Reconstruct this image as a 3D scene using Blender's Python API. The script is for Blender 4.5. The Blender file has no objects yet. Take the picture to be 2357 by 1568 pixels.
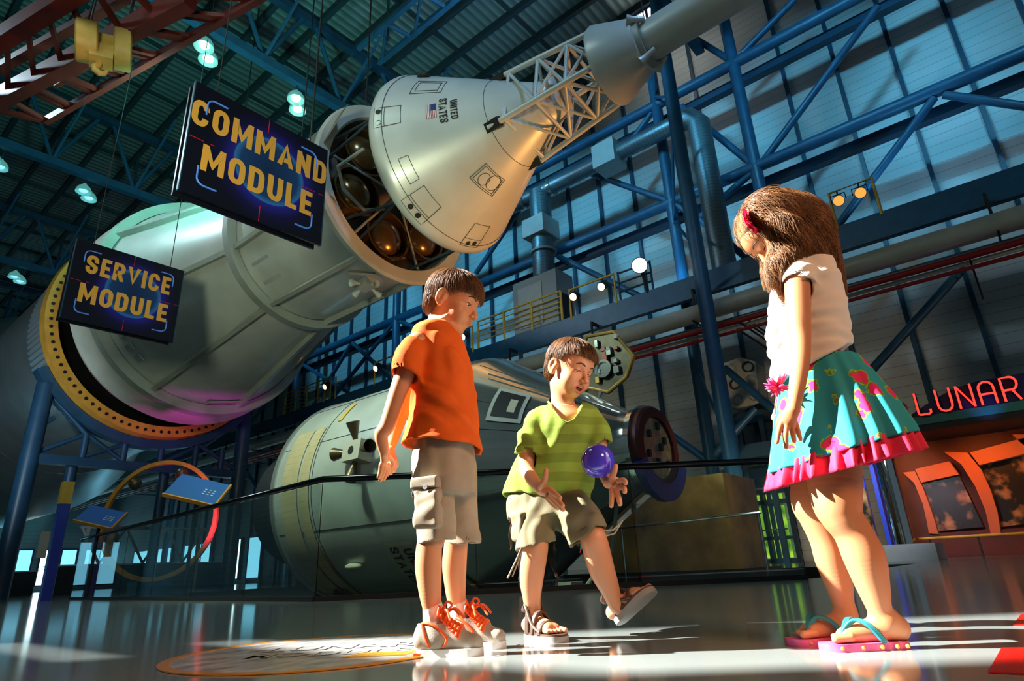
import bpy, bmesh, math, random
import numpy as np
from mathutils import Vector, Matrix
random.seed(7); rng = np.random.default_rng(7)
PI = math.pi
SC = bpy.context.scene
COL = SC.collection

# ---------------------------------------------------------------- camera
F = 1420.0; CX = 1178.5; CY = 784.0
_R = np.array([1272, 463.5, F]); _R /= np.linalg.norm(_R)
_U = np.array([-178, -3863, F]); _U /= np.linalg.norm(_U)
_X = _R - _U * np.dot(_R, _U); _X /= np.linalg.norm(_X)
_Y = np.cross(_U, _X)
M3 = np.stack([_X, _Y, _U])                      # camera (right, down, forward) -> hall axes
CAM = np.array([0, 0, .225])
_f = M3 @ np.array([0, 0, 1.]); FH = _f.copy(); FH[2] = 0; FH /= np.linalg.norm(FH)
RT = np.array([FH[1], -FH[0], 0.]); UP = np.array([0, 0, 1.])

def ray(px, py): return M3 @ np.array([px - CX, py - CY, F])
def dep(px, py, d): r = ray(px, py); return CAM + r * d / np.dot(r, FH)
def onX(px, py, x): r = ray(px, py); return CAM + r * (x - CAM[0]) / r[0]
def onY(px, py, y): r = ray(px, py); return CAM + r * (y - CAM[1]) / r[1]
def onZ(px, py, z): r = ray(px, py); return CAM + r * (z - CAM[2]) / r[2]

cd = bpy.data.cameras.new('camera'); cam = bpy.data.objects.new('camera', cd); COL.objects.link(cam)
cd.sensor_width = 36; cd.lens = 36 * F / 2357; cd.clip_end = 300; cd.clip_start = .02
mw = Matrix.Identity(4)
for i in range(3):
    mw[i][0] = M3[i, 0]; mw[i][1] = -M3[i, 1]; mw[i][2] = -M3[i, 2]; mw[i][3] = CAM[i]
cam.matrix_world = mw
SC.camera = cam

# ---------------------------------------------------------------- world, sun, lamps, exposure
w = bpy.data.worlds.new('world'); SC.world = w; w.use_nodes = True
w.node_tree.nodes['Background'].inputs[0].default_value = (.30, .42, .50, 1)
w.node_tree.nodes['Background'].inputs[1].default_value = .22
SC.view_settings.view_transform = 'Standard'; SC.view_settings.look = 'None'
SC.view_settings.exposure = 0; SC.view_settings.gamma = 1; SC.view_settings.use_curve_mapping = False
cy = SC.cycles
cy.use_denoising = True
cy.max_bounces = 6; cy.diffuse_bounces = 3; cy.glossy_bounces = 4; cy.transmission_bounces = 6; cy.transparent_max_bounces = 8
cy.caustics_reflective = False; cy.caustics_refractive = False
cy.sample_clamp_indirect = 4; cy.use_adaptive_sampling = True; cy.adaptive_threshold = .035
cy.use_light_tree = True

SUN_EL = math.radians(38)
SUN_H = RT * .995 - FH * .06; SUN_H /= np.linalg.norm(SUN_H)
SUN_DIR = SUN_H * math.cos(SUN_EL) - UP * math.sin(SUN_EL)          # the way the light travels
def light(name, kind, loc, target=None, energy=100, color=(1, 1, 1), size=.3, angle=60, blend=.5, sizey=None, spread=None):
    l = bpy.data.lights.new(name, kind); l.energy = energy; l.color = color
    if kind == 'AREA':
        l.shape = 'RECTANGLE'; l.size = size; l.size_y = sizey or size
        if spread: l.spread = math.radians(spread)
    elif kind == 'SPOT':
        l.spot_size = math.radians(angle); l.spot_blend = blend; l.shadow_soft_size = size
    elif kind == 'POINT': l.shadow_soft_size = size
    o = bpy.data.objects.new(name, l); COL.objects.link(o); o.location = loc
    if target is not None:
        d = Vector(target) - Vector(loc); o.rotation_euler = d.to_track_quat('-Z', 'Y').to_euler()
    return o
sl = bpy.data.lights.new('sun', 'SUN'); sl.energy = 30; sl.angle = math.radians(.6); sl.color = (1, .97, .9)
so = bpy.data.objects.new('sun', sl); COL.objects.link(so); so.location = (-20, 10, 20)
so.rotation_euler = Vector(SUN_DIR).to_track_quat('-Z', 'Y').to_euler()
# blue wash on the long wall
for y in (-4, 2, 8, 14, 20, 27):
    light('wash_light', 'SPOT', (9.5, y, 15.6), (20, y + .5, 13.2), 2150, (.12, .54, .84), .4, 58, .5)
for y in (.2, 7.0, 12.5, 18.5):
    light('catwalk_light', 'SPOT', (16.5, y, 8.2), (20, y + 1, 13.0), 200, (.13, .56, .92), .12, 110, .8)
for y in (-3, 4.5, 13):
    light('wall_low_light', 'SPOT', (13.5, y, .4), (20, y + 1, 3.8), 330, (1, .76, .50), .2, 95, 1)
# pale key on the hanging spacecraft, magenta and orange accents, dim teal on the roof
light('craft_key_light', 'SPOT', (-1.5, 4, 3.0), (7.0, 12, 8.3), 1900, (.84, .93, .62), .6, 80, .9)
light('craft_side_light', 'SPOT', (-3, 22, 15.5), (7.0, 12, 9), 3600, (.62, .84, .95), .6, 75, .9)
light('craft_top_light', 'SPOT', (1, -3, 17), (7.6, 6, 9), 3000, (.30, .60, 1.0), .5, 50, .9)
light('craft_orange_light', 'SPOT', (13.2, 1.5, 1.5), (7.9, 7.2, 8.0), 3000, (1, .42, .10), .3, 44, .8)
light('craft_magenta_light', 'SPOT', (7.0, 15.0, .6), (8.3, 20.0, 5.0), 650, (1, .06, .8), .2, 46, .9)
light('roof_light', 'SPOT', (4, 12, 9), (7, 24, 20), 3300, (.20, .85, .72), .6, 120, 1)
light('roof_far_light', 'SPOT', (8, 30, 10), (8, 42, 20), 6500, (.22, .85, .85), .6, 130, 1)
light('deck_light', 'SPOT', (9.5, 5, 12), (11, 11, 20.5), 2600, (.35, .75, 1), .3, 60, 1)
light('warm_fill_light', 'SPOT', (.2, -3.4, 3.1), (1.8, 1.2, .7), 520, (1, .50, .24), .7, 50, .8)
light('soft_fill_light', 'AREA', (-2.5, 8, 13.5), (4, 8, 1.0), 190, (.70, .98, .88), 4.0, spread=150)
light('stage_fill_light', 'SPOT', (-1, 15, 2.5), (6, 27, 7.5), 2600, (.62, .85, 1), .5, 60, .9)  # added spot that brightens the rocket stage, no fixture there
light('foil_fill_light', 'SPOT', (8.6, 2.6, 2.9), (10.2, 5.0, .5), 60, (1, .72, .38), .1, 90, .9)  # added warm spot to lighten the gold foil block
light('pillar_fill_light', 'SPOT', (13.8, 2.2, 2.2), (15.6, 2.7, 1.2), 260, (.8, .85, 1), .1, 80, .9)  # added spot to bring up the dim blue and chrome pillar
light('capsule_fill_light', 'SPOT', (1.2, 9.5, 8.0), (7.5, 8.0, 1.5), 2300, (.72, .98, .70), .5, 70, .9)  # added spot to lift the dark capsule behind the glass

# ---------------------------------------------------------------- materials
def mat(name, col, rough=.5, metal=0., noise=0., nscale=4., bump=0., bscale=40., spec=.5, coat=0., emit=None, estr=0., sss=0., stretch=None):
    m = bpy.data.materials.new(name); m.use_nodes = True; nt = m.node_tree; b = nt.nodes['Principled BSDF']
    b.inputs['Base Color'].default_value = (*col, 1); b.inputs['Roughness'].default_value = rough; b.inputs['Metallic'].default_value = metal
    b.inputs['Specular IOR Level'].default_value = spec; b.inputs['Coat Weight'].default_value = coat; b.inputs['Coat Roughness'].default_value = .06
    if sss: b.inputs['Subsurface Weight'].default_value = sss; b.inputs['Subsurface Radius'].default_value = (.02, .008, .004); b.inputs['Subsurface Scale'].default_value = .6
    if emit: b.inputs['Emission Color'].default_value = (*emit, 1); b.inputs['Emission Strength'].default_value = estr
    if noise or bump:
        tc = nt.nodes.new('ShaderNodeTexCoord'); mp = nt.nodes.new('ShaderNodeMapping'); nt.links.new(tc.outputs['Object'], mp.inputs[0])
        if stretch: mp.inputs['Scale'].default_value = stretch
    if noise:
        n = nt.nodes.new('ShaderNodeTexNoise'); n.inputs['Scale'].default_value = nscale; n.inputs['Detail'].default_value = 5
        nt.links.new(mp.outputs[0], n.inputs['Vector'])
        r = nt.nodes.new('ShaderNodeValToRGB'); r.color_ramp.elements[0].position = .3; r.color_ramp.elements[1].position = .7
        r.color_ramp.elements[0].color = (*[c * (1 - noise) for c in col], 1); r.color_ramp.elements[1].color = (*[min(1, c * (1 + noise)) for c in col], 1)
        nt.links.new(n.outputs[0], r.inputs[0]); nt.links.new(r.outputs[0], b.inputs['Base Color'])
    if bump:
        n = nt.nodes.new('ShaderNodeTexNoise'); n.inputs['Scale'].default_value = bscale; n.inputs['Detail'].default_value = 4
        nt.links.new(mp.outputs[0], n.inputs['Vector'])
        bp = nt.nodes.new('ShaderNodeBump'); bp.inputs['Strength'].default_value = bump; bp.inputs['Distance'].default_value = .02
        nt.links.new(n.outputs[0], bp.inputs['Height']); nt.links.new(bp.outputs[0], b.inputs['Normal'])
    return m
def N(m, t): return m.node_tree.nodes.new(t)
def Lk(m, a, b): m.node_tree.links.new(a, b)
def stripes(m, axis, period, dark=.5, width=.08, bump=.5, prof='groove'):
    """fine grooves or corrugation across one axis of the object"""
    nt = m.node_tree; b = nt.nodes['Principled BSDF']
    tc = N(m, 'ShaderNodeTexCoord'); sp = N(m, 'ShaderNodeSeparateXYZ'); Lk(m, tc.outputs['Object'], sp.inputs[0])
    d = N(m, 'ShaderNodeMath'); d.operation = 'DIVIDE'; Lk(m, sp.outputs[axis], d.inputs[0]); d.inputs[1].default_value = period
    fr = N(m, 'ShaderNodeMath'); fr.operation = 'FRACT'; Lk(m, d.outputs[0], fr.inputs[0])
    if prof == 'groove':
        g = N(m, 'ShaderNodeMath'); g.operation = 'GREATER_THAN'; Lk(m, fr.outputs[0], g.inputs[0]); g.inputs[1].default_value = width; h = g.outputs[0]
    else:
        s = N(m, 'ShaderNodeMath'); s.operation = 'MULTIPLY'; Lk(m, fr.outputs[0], s.inputs[0]); s.inputs[1].default_value = 2 * PI
        g = N(m, 'ShaderNodeMath'); g.operation = 'SINE'; Lk(m, s.outputs[0], g.inputs[0])
        h = g.outputs[0]
    bp = N(m, 'ShaderNodeBump'); bp.inputs['Strength'].default_value = bump; bp.inputs['Distance'].default_value = .03
    Lk(m, h, bp.inputs['Height'])
    if b.inputs['Normal'].links: Lk(m, b.inputs['Normal'].links[0].from_socket, bp.inputs['Normal'])
    Lk(m, bp.outputs[0], b.inputs['Normal'])
    if dark < 1:
        src = b.inputs['Base Color'].links[0].from_socket if b.inputs['Base Color'].links else None
        mx = N(m, 'ShaderNodeMix'); mx.data_type = 'RGBA'
        c = b.inputs['Base Color'].default_value[:]
        mx.inputs[6].default_value = (c[0] * dark, c[1] * dark, c[2] * dark, 1); mx.inputs[7].default_value = c
        if src: Lk(m, src, mx.inputs[7])
        cl = N(m, 'ShaderNodeClamp'); Lk(m, h, cl.inputs[0]); Lk(m, cl.outputs[0], mx.inputs[0]); Lk(m, mx.outputs[2], b.inputs['Base Color'])
    return m

MT = {}
MT['steel'] = mat('blue_steel_paint', (.018, .095, .19), .42, 0, .15, 3)
MT['steel_d'] = mat('dark_blue_steel', (.014, .055, .11), .4, 0, .2, 2)
MT['siding'] = stripes(mat('wall_siding', (.50, .55, .56), .6, 0, .16, .7, stretch=(1, .25, 1)), 2, .30, .62, .07, .4)
MT['deck'] = stripes(mat('roof_deck', (.20, .28, .28), .5, .2, .25, .4), 1, .32, .6, .1, .6, 'wave')
MT['purlin'] = mat('purlin_paint', (.015, .035, .045), .6)
MT['white'] = mat('craft_white', (.62, .64, .60), .36, .12, .10, 1.2, coat=.15)
MT['cream'] = mat('craft_cream', (.60, .57, .46), .5, 0, .12, 1.5)
MT['silver'] = mat('craft_silver', (.55, .56, .55), .3, .75, .12, 1.0)
MT['line'] = mat('panel_line', (.05, .06, .06), .6)
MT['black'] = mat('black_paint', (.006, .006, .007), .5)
MT['brown'] = mat('bronze_dome', (.22, .12, .04), .22, .7, .25, 2)
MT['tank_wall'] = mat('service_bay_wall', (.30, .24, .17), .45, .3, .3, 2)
MT['flangeW'] = mat('flange_grey', (.42, .45, .40), .45, .2, .1, 2)
MT['orange_ring'] = mat('ochre_ring_paint', (.62, .27, .03), .5, 0, .15, 3)
MT['red_steel'] = mat('red_steel_paint', (.10, .008, .005), .5, 0, .35, 2)
MT['yellow'] = mat('yellow_paint', (.72, .42, .05), .45, 0, .12, 5)
MT['tan_pipe'] = mat('tan_pipe_paint', (.52, .50, .42), .4, .1, .12, 2)
MT['red_pipe'] = mat('red_pipe_paint', (.42, .012, .012), .4)
MT['duct'] = stripes(mat('duct_metal', (.16, .21, .24), .4, .6, .15, 2), 2, .12, .75, .2, .4)
MT['duct_y'] = stripes(mat('duct_metal_run', (.16, .21, .24), .4, .6, .15, 2), 1, .12, .75, .2, .4)
MT['chrome'] = mat('polished_chrome', (.78, .82, .82), .12, .92, .12, 1.5, .05, 4)
MT['gold'] = mat('gold_foil', (.52, .30, .07), .45, .35, .55, 1.6, .6, 5)
MT['grey'] = mat('grey_plastic', (.30, .31, .31), .5)
MT['greybox'] = mat('grey_box_paint', (.42, .43, .42), .5, 0, .06)
MT['beige'] = mat('beige_panel', (.50, .47, .38), .5, 0, .06)
MT['rubber'] = mat('dark_rubber', (.012, .012, .013), .7)
MT['rail'] = mat('dark_polished_rail', (.05, .05, .055), .12, 1)
g = bpy.data.materials.new('barrier_glass'); g.use_nodes = True; MT['glass'] = g
nt = g.node_tree; nt.nodes.clear(); o_ = nt.nodes.new('ShaderNodeOutputMaterial'); mxs = nt.nodes.new('ShaderNodeMixShader')
tr = nt.nodes.new('ShaderNodeBsdfTransparent'); tr.inputs[0].default_value = (.88, .95, .92, 1); gl = nt.nodes.new('ShaderNodeBsdfGlossy'); gl.inputs['Roughness'].default_value = .01
fr = nt.nodes.new('ShaderNodeFresnel'); fr.inputs[0].default_value = 1.35; ad = nt.nodes.new('ShaderNodeMath'); ad.operation = 'ADD'; ad.inputs[1].default_value = .035
ml = nt.nodes.new('ShaderNodeMath'); ml.operation = 'MULTIPLY'; ml.inputs[1].default_value = .30; nt.links.new(fr.outputs[0], ml.inputs[0]); nt.links.new(ml.outputs[0], ad.inputs[0]); nt.links.new(ad.outputs[0], mxs.inputs[0]); nt.links.new(tr.outputs[0], mxs.inputs[1]); nt.links.new(gl.outputs[0], mxs.inputs[2]); nt.links.new(mxs.outputs[0], o_.inputs[0])
MT['lamp_glow'] = mat('lamp_glow_green', (.8, .9, .8), .4, emit=(.75, 1, .72), estr=2.6)
MT['lamp_glow_b'] = mat('lamp_glow_blue', (.8, .9, .9), .4, emit=(.30, .75, .95), estr=1.0)
MT['lamp_glow_o'] = mat('lamp_glow_peach', (.8, .7, .6), .4, emit=(1, .55, .35), estr=1.6)
MT['lamp_refl'] = mat('lamp_reflector', (.20, .45, .45), .25, .2, emit=(.12, .45, .42), estr=.5)
MT['warm_glow'] = mat('spot_glow_warm', (1, .8, .5), .4, emit=(1, .62, .22), estr=5)
MT['white_glow'] = mat('spot_glow_white', (1, 1, .95), .4, emit=(1, .97, .88), estr=4)
MT['amber_glow'] = mat('spot_lens_amber', (1, .5, .15), .4, emit=(1, .38, .06), estr=1.1)

# ---------------------------------------------------------------- mesh helpers
class MB:
    def __init__(s): s.v = []; s.f = []; s.m = []
    def add(s, vs, fs, mi=0):
        o = len(s.v); s.v += [tuple(map(float, v)) for v in vs]; s.f += [tuple(i + o for i in f) for f in fs]; s.m += [mi] * len(fs); return s
    def box(s, a, b, mi=0):
        (x0, y0, z0), (x1, y1, z1) = a, b
        vs = [(x0, y0, z0), (x1, y0, z0), (x1, y1, z0), (x0, y1, z0), (x0, y0, z1), (x1, y0, z1), (x1, y1, z1), (x0, y1, z1)]
        return s.add(vs, [(0, 3, 2, 1), (4, 5, 6, 7), (0, 1, 5, 4), (1, 2, 6, 5), (2, 3, 7, 6), (3, 0, 4, 7)], mi)
    def obox(s, c, ax, ay, az, h, mi=0):
        c = np.array(c, float); ax, ay, az = [np.array(q, float) for q in (ax, ay, az)]
        vs = [c + ax * h[0] * i + ay * h[1] * j + az * h[2] * k for k in (-1, 1) for i, j in ((-1, -1), (1, -1), (1, 1), (-1, 1))]
        return s.add(vs, [(0, 3, 2, 1), (4, 5, 6, 7), (0, 1, 5, 4), (1, 2, 6, 5), (2, 3, 7, 6), (3, 0, 4, 7)], mi)
    def beam(s, a, b, wd, ht, up=(0, 0, 1), mi=0):
        a = np.array(a, float); b = np.array(b, float); d = b - a; l = np.linalg.norm(d); d /= l; u = np.array(up, float)
        u = u - d * np.dot(u, d); u /= np.linalg.norm(u) + 1e-9; r = np.cross(d, u)
        return s.obox((a + b) / 2, d, r, u, (l / 2, wd / 2, ht / 2), mi)
    def tube(s, pts, r, n=12, mi=0, caps=True):
        P = [np.array(p, float) for p in pts]; R = r if hasattr(r, '__len__') else [r] * len(P)
        vs = []; prev = None
        for i, p in enumerate(P):
            t = P[min(i + 1, len(P) - 1)] - P[max(i - 1, 0)]; t /= np.linalg.norm(t) + 1e-12
            if prev is None:
                a = np.array([0, 0, 1.]) if abs(t[2]) < .9 else np.array([1., 0, 0]); u = np.cross(t, a)
            else: u = prev - t * np.dot(prev, t)
            u /= np.linalg.norm(u) + 1e-12; prev = u; v = np.cross(t, u)
            for k in range(n):
                an = 2 * PI * k / n; vs.append(p + (u * math.cos(an) + v * math.sin(an)) * R[i])
        fs = [(i * n + k, i * n + (k + 1) % n, (i + 1) * n + (k + 1) % n, (i + 1) * n + k) for i in range(len(P) - 1) for k in range(n)]
        if caps: fs += [tuple(range(n - 1, -1, -1)), tuple(range((len(P) - 1) * n, len(P) * n))]
        return s.add(vs, fs, mi)
    def lathe(s, c, axis, prof, n=48, mi=0, a0=0., a1=2 * PI, ref=None, closed=False):
        """prof: (distance along axis, radius)"""
        c = np.array(c, float); ax = np.array(axis, float); ax /= np.linalg.norm(ax)
        rf = np.array(ref if ref is not None else ((0, 0, 1) if abs(ax[2]) < .9 else (1, 0, 0)), float)
        u = rf - ax * np.dot(rf, ax); u /= np.linalg.norm(u); v = np.cross(ax, u)
        full = abs(a1 - a0 - 2 * PI) < 1e-6; m = n if full else n + 1; vs = []
        for t, r in prof:
            for k in range(m):
                a = a0 + (a1 - a0) * k / n; vs.append(c + ax * t + (u * math.cos(a) + v * math.sin(a)) * r)
        fs = []; P = len(prof)
        for i in range(P - 1 + (1 if closed else 0)):
            j = (i + 1) % P
            for k in range(n):
                k2 = (k + 1) % m
                fs.append((i * m + k, i * m + k2, j * m + k2, j * m + k))
        return s.add(vs, fs, mi)
    def disc(s, c, axis, r, n=24, mi=0):
        return s.lathe(c, axis, [(0, r), (0, 1e-4)], n, mi)
    def prism(s, poly, off, mi=0):
        n = len(poly); off = np.array(off, float); vs = [np.array(p, float) for p in poly] + [np.array(p, float) + off for p in poly]
        return s.add(vs, [tuple(range(n - 1, -1, -1)), tuple(range(n, 2 * n))] + [(i, (i + 1) % n, (i + 1) % n + n, i + n) for i in range(n)], mi)
    def sphere(s, c, r, n=24, m=16, mi=0, sc=(1, 1, 1)):
        c = np.array(c, float); vs = []; sc = np.array(sc, float)
        for i in range(m + 1):
            th = PI * i / m
            for k in range(n):
                a = 2 * PI * k / n; vs.append(c + sc * r * np.array([math.sin(th) * math.cos(a), math.sin(th) * math.sin(a), math.cos(th)]))
        fs = [(i * n + k, (i + 1) * n + k, (i + 1) * n + (k + 1) % n, i * n + (k + 1) % n) for i in range(m) for k in range(n)]
        return s.add(vs, fs, mi)

def props(o, label=None, cat=None, group=None, kind=None):
    if label: o['label'] = label
    if cat: o['category'] = cat
    if group: o['group'] = group
    if kind: o['kind'] = kind
    return o
def wl(o):
    p = np.array(o.location, float); q = o.parent
    while q: p = p + np.array(q.location, float); q = q.parent
    return p
def thing(name, label, cat, loc=(0, 0, 0), group=None):
    o = bpy.data.objects.new(name, None); COL.objects.link(o); o.location = tuple(map(float, loc)); o.empty_display_size = .1
    return props(o, label, cat, group)
def obj(name, mb, mats, parent=None, smooth=False, loc=None, auto=None):
    me = bpy.data.meshes.new(name)
    o = bpy.data.objects.new(name, me)
    if parent is not None: o.parent = parent; org = wl(parent)
    else: org = np.array(loc if loc is not None else (0, 0, 0), float); o.location = tuple(org)
    V = np.array(mb.v, float).reshape(-1, 3) - org
    me.from_pydata(V.tolist(), [], mb.f)
    mats = mats if isinstance(mats, (list, tuple)) else [mats]
    for m in mats: me.materials.append(MT[m] if isinstance(m, str) else m)
    if len(mats) > 1: me.polygons.foreach_set('material_index', mb.m)
    me.validate(); me.update()
    if smooth:
        me.polygons.foreach_set('use_smooth', [True] * len(me.polygons))
        if smooth != 'all':
            bm = bmesh.new(); bm.from_mesh(me)
            lim = math.radians(38)
            for e in bm.edges:
                if len(e.link_faces) == 2 and e.calc_face_angle(0) > lim: e.smooth = False
            bm.to_mesh(me); bm.free()
    COL.objects.link(o)
    return o
def one(name, mb, mats, label, cat, group=None, smooth=False, loc=None):
    """a thing that is one mesh; its origin sits at its base"""
    V = np.array(mb.v)
    if loc is None: loc = ((V[:, 0].min() + V[:, 0].max()) / 2, (V[:, 1].min() + V[:, 1].max()) / 2, V[:, 2].min())
    return props(obj(name, mb, mats, None, smooth, loc), label, cat, group)
def struct(name, mb, mats, parent=None, smooth=False):
    o = obj(name, mb, mats, parent, smooth)
    if parent is None: o['kind'] = 'structure'
    return o
_fc = {}
def text_mesh(s, size=1., bold=.0, sx=1., space=1., ext=.0):
    """flat letters centred on the origin, as (verts, faces)"""
    cu = bpy.data.curves.new('letters', 'FONT'); cu.body = s; cu.size = size; cu.align_x = 'CENTER'; cu.align_y = 'CENTER'
    cu.offset = bold; cu.space_character = space; cu.extrude = ext; cu.resolution_u = 3; cu.space_line = .82
    o = bpy.data.objects.new('letters', cu); COL.objects.link(o)
    dg = bpy.context.evaluated_depsgraph_get(); me = bpy.data.meshes.new_from_object(o.evaluated_get(dg))
    V = np.array([v.co[:] for v in me.vertices]); Fc = [tuple(p.vertices) for p in me.polygons]
    bpy.data.objects.remove(o); bpy.data.curves.remove(cu); bpy.data.meshes.remove(me)
    V[:, 0] *= sx
    return V, Fc

def block_text(txt, th=.20, gap=.12):
    """condensed capital letters one unit tall, drawn as flat ribbons; returns (verts, faces) centred"""
    A = lambda cx_, cy_, rx, ry, a, b, n=10: [(cx_ + rx * math.cos(math.radians(a + (b - a) * i / n)), cy_ + ry * math.sin(math.radians(a + (b - a) * i / n))) for i in range(n + 1)]
    h = th / 2; W_ = {'I': th, 'M': .74, 'N': .58, 'L': .44, 'E': .46, 'T': .54, 'V': .62, 'A': .64}
    def G(c, w_):
        l, r, b, t, m = h, w_ - h, h * .92, 1 - h * .92, w_ / 2; q = .24
        top = [p for p in A(m, t - q, m - h, q, 180, 0)]; bot = [p for p in A(m, b + q, m - h, q, 0, -180)]
        return {'I': [[(m, 0), (m, 1)]], 'L': [[(l, 1), (l, b), (w_, b)]], 'E': [[(w_, t), (l, t), (l, b), (w_, b)], [(l, .5), (w_ - .04, .5)]], 'T': [[(0, t), (w_, t)], [(m, 0), (m, t)]],
                'M': [[(l, 0), (l, 1)], [(r, 0), (r, 1)], [(l, 1 - h * .6), (m, .28), (r, 1 - h * .6)]], 'N': [[(l, 0), (l, 1)], [(r, 0), (r, 1)], [(l, 1 - h), (r, h)]],
                'V': [[(h * .9, 1), (m, h), (w_ - h * .9, 1)]], 'A': [[(h * .9, 0), (m, 1 - h), (w_ - h * .9, 0)], [(.17, .28), (w_ - .17, .28)]],
                'O': [top + bot + [top[0]]], 'U': [[(l, 1)] + bot[::-1] + [(r, 1)]], 'C': [[(r, .66)] + A(m, t - q, m - h, q, 0, 180) + A(m, b + q, m - h, q, 180, 360) + [(r, .34)]],
                'D': [[(l, b), (l, t)] + A(m, t - q, m - h, q, 90, 0) + A(m, b + q, m - h, q, 0, -90) + [(l, b)]],
                'R': [[(l, 0), (l, t)] + A(m, t - .22, m - h, .22, 90, -90) + [(l, t - .44)], [(m, t - .44), (r + .01, 0)]],
                'S': [[(r, .63)] + A(m, t - .21, m - h, .21, 0, 180) + [(l + .02, .60), (m, .5), (r - .02, .40)] + A(m, b + .21, m - h, .21, 0, -180) + [(l, .37)]]}[c]
    vs, fs, x, kk_ = [], [], 0, 0
    for c in txt:
        w_ = W_.get(c, .56)
        for st in G(c, w_):
            P = [np.array(p, float) for p in st]; n = len(P); closed = np.linalg.norm(P[0] - P[-1]) < 1e-6; o0 = len(vs); kk_ = (kk_ + 1) % 5
            for i, p in enumerate(P):
                a = P[i - 1] if i else (P[-2] if closed else None); b = P[i + 1] if i < n - 1 else (P[1] if closed else None)
                d1 = (p - a) / (np.linalg.norm(p - a) + 1e-9) if a is not None else None; d2 = (b - p) / (np.linalg.norm(b - p) + 1e-9) if b is not None else None
                d1 = d2 if d1 is None else d1; d2 = d1 if d2 is None else d2; n1 = np.array([-d1[1], d1[0]]); n2 = np.array([-d2[1], d2[0]]); m_ = n1 + n2; m_ /= np.linalg.norm(m_) + 1e-9
                m_ = m_ * min(1.6, 1 / max(.35, m_ @ n1)) * h
                for s_ in (1, -1): q = p + m_ * s_; vs.append((x + min(max(q[0], -.02), w_ + .02), min(max(q[1], -.0), 1.0), .006 * kk_))
            fs += [(o0 + 2 * i, o0 + 2 * i + 1, o0 + 2 * i + 3, o0 + 2 * i + 2) for i in range(n - 1)]
        x += w_ + gap
    V = np.array(vs); V[:, 0] -= (x - gap) / 2; V[:, 1] -= .5
    return V, fs
# ================================================================ HALL SHELL
WX = 20.0; SX = 17.6; RZ = 20.5; TZ = 17.0
fl = mat('polished_floor', (.30, .34, .33), .13, 0, .10, .8, spec=.6, coat=.35)
fl.node_tree.nodes['Principled BSDF'].inputs['Coat Roughness'].default_value = .09
MT['floor'] = fl
mb = MB()
pit = [(3.75, 5.75), (6.62, 2.12), (6.62, 1.9), (12.2, 1.9), (12.2, 15.6), (4.55, 15.6)]
# floor in pieces around the recessed display bay
def fq(*p): mb.add([(x, y, 0) for x, y in p], [tuple(range(len(p)))])
fq((-6.5, -9), (20, -9), (20, 1.9), (6.62, 1.9), (6.62, 2.12), (3.75, 5.75), (-6.5, 5.75))
fq((12.2, 1.9), (20, 1.9), (20, 62), (12.2, 62)); fq((-6.5, 5.75), (3.75, 5.75), (4.55, 15.6), (-6.5, 15.6)); fq((-6.5, 15.6), (12.2, 15.6), (12.2, 62), (-6.5, 62))
struct('floor', mb, 'floor')
mb = MB(); n = len(pit)
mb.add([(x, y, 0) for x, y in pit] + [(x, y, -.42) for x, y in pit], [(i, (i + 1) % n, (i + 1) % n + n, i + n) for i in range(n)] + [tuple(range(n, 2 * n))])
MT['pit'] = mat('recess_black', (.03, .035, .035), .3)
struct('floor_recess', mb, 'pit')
# long wall with studs
mb = MB().box((WX, -9, 0), (WX + .3, 62, RZ)); wr = struct('wall_right', mb, 'siding')
k = 0
for i in range(-6, 34):
    y = .19 + 1.42 * i * (WX / 18.) + .02
    if y > 50: break
    struct('wall_stud', MB().box((WX - .16, y - .06, 0), (WX, y + .06, RZ)), 'steel_d', wr)
mb = MB().box((-6.5, 62, 0), (WX + .3, 62.3, RZ)); wb = struct('wall_back', mb, 'siding')
ce = struct('ceiling', MB().box((-6.5, -9, RZ), (WX + .3, 62.3, RZ + .2)), 'deck')
for i in range(0, 17):
    x = -4.6 + 1.575 * i
    struct('purlin', MB().box((x - .09, -9, RZ - .30), (x + .09, 62, RZ)), 'purlin', ce)
for y in np.arange(2.5, 60, 2.86):
    struct('purlin', MB().box((-6, y - .05, RZ - .16), (WX, y + .05, RZ)), 'purlin', ce)
# opposite wall (behind the left edge of the picture) with unseen window openings, shaped so that the sun patches fall in place
def sunwin(xl, xr, yf, yn, xm=None):
    pf = onZ(xm or (xl + xr) / 2, yf, 0); pn = onZ(xm or (xl + xr) / 2, yn, 0)
    dx, dy, dz = SUN_DIR
    yw = [p[1] - dy / dx * (p[0] + 6) for p in (pf, pn)]
    zz = [(onZ(x, (yf + yn) / 2, 0)[0] + 6) * -dz / dx for x in (xl, xr)]
    return min(yw), max(yw), min(zz), max(zz)
wins = [sunwin(640, 2357, 1433, 1548, 1500), sunwin(0, 450, 1464, 1518), sunwin(440, 900, 1458, 1476)]
wins[0] = (*wins[0][:3], wins[0][3] + 3.2)
wins = sorted(wins, key=lambda q: q[0])
mb = MB(); ys = sorted({-9., 62.} | {q for w_ in wins for q in w_[:2]}); 
for a, b in zip(ys[:-1], ys[1:]):
    m_ = (a + b) / 2; holes = sorted([(w_[2], w_[3]) for w_ in wins if w_[0] < m_ < w_[1]]); z = 0
    for h0, h1 in holes:
        if h0 > z: mb.box((-6.3, a, z), (-6, b, h0))
        z = max(z, h1)
    if z < RZ: mb.box((-6.3, a, z), (-6, b, RZ))
struct('wall_left', mb, 'siding')

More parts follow.
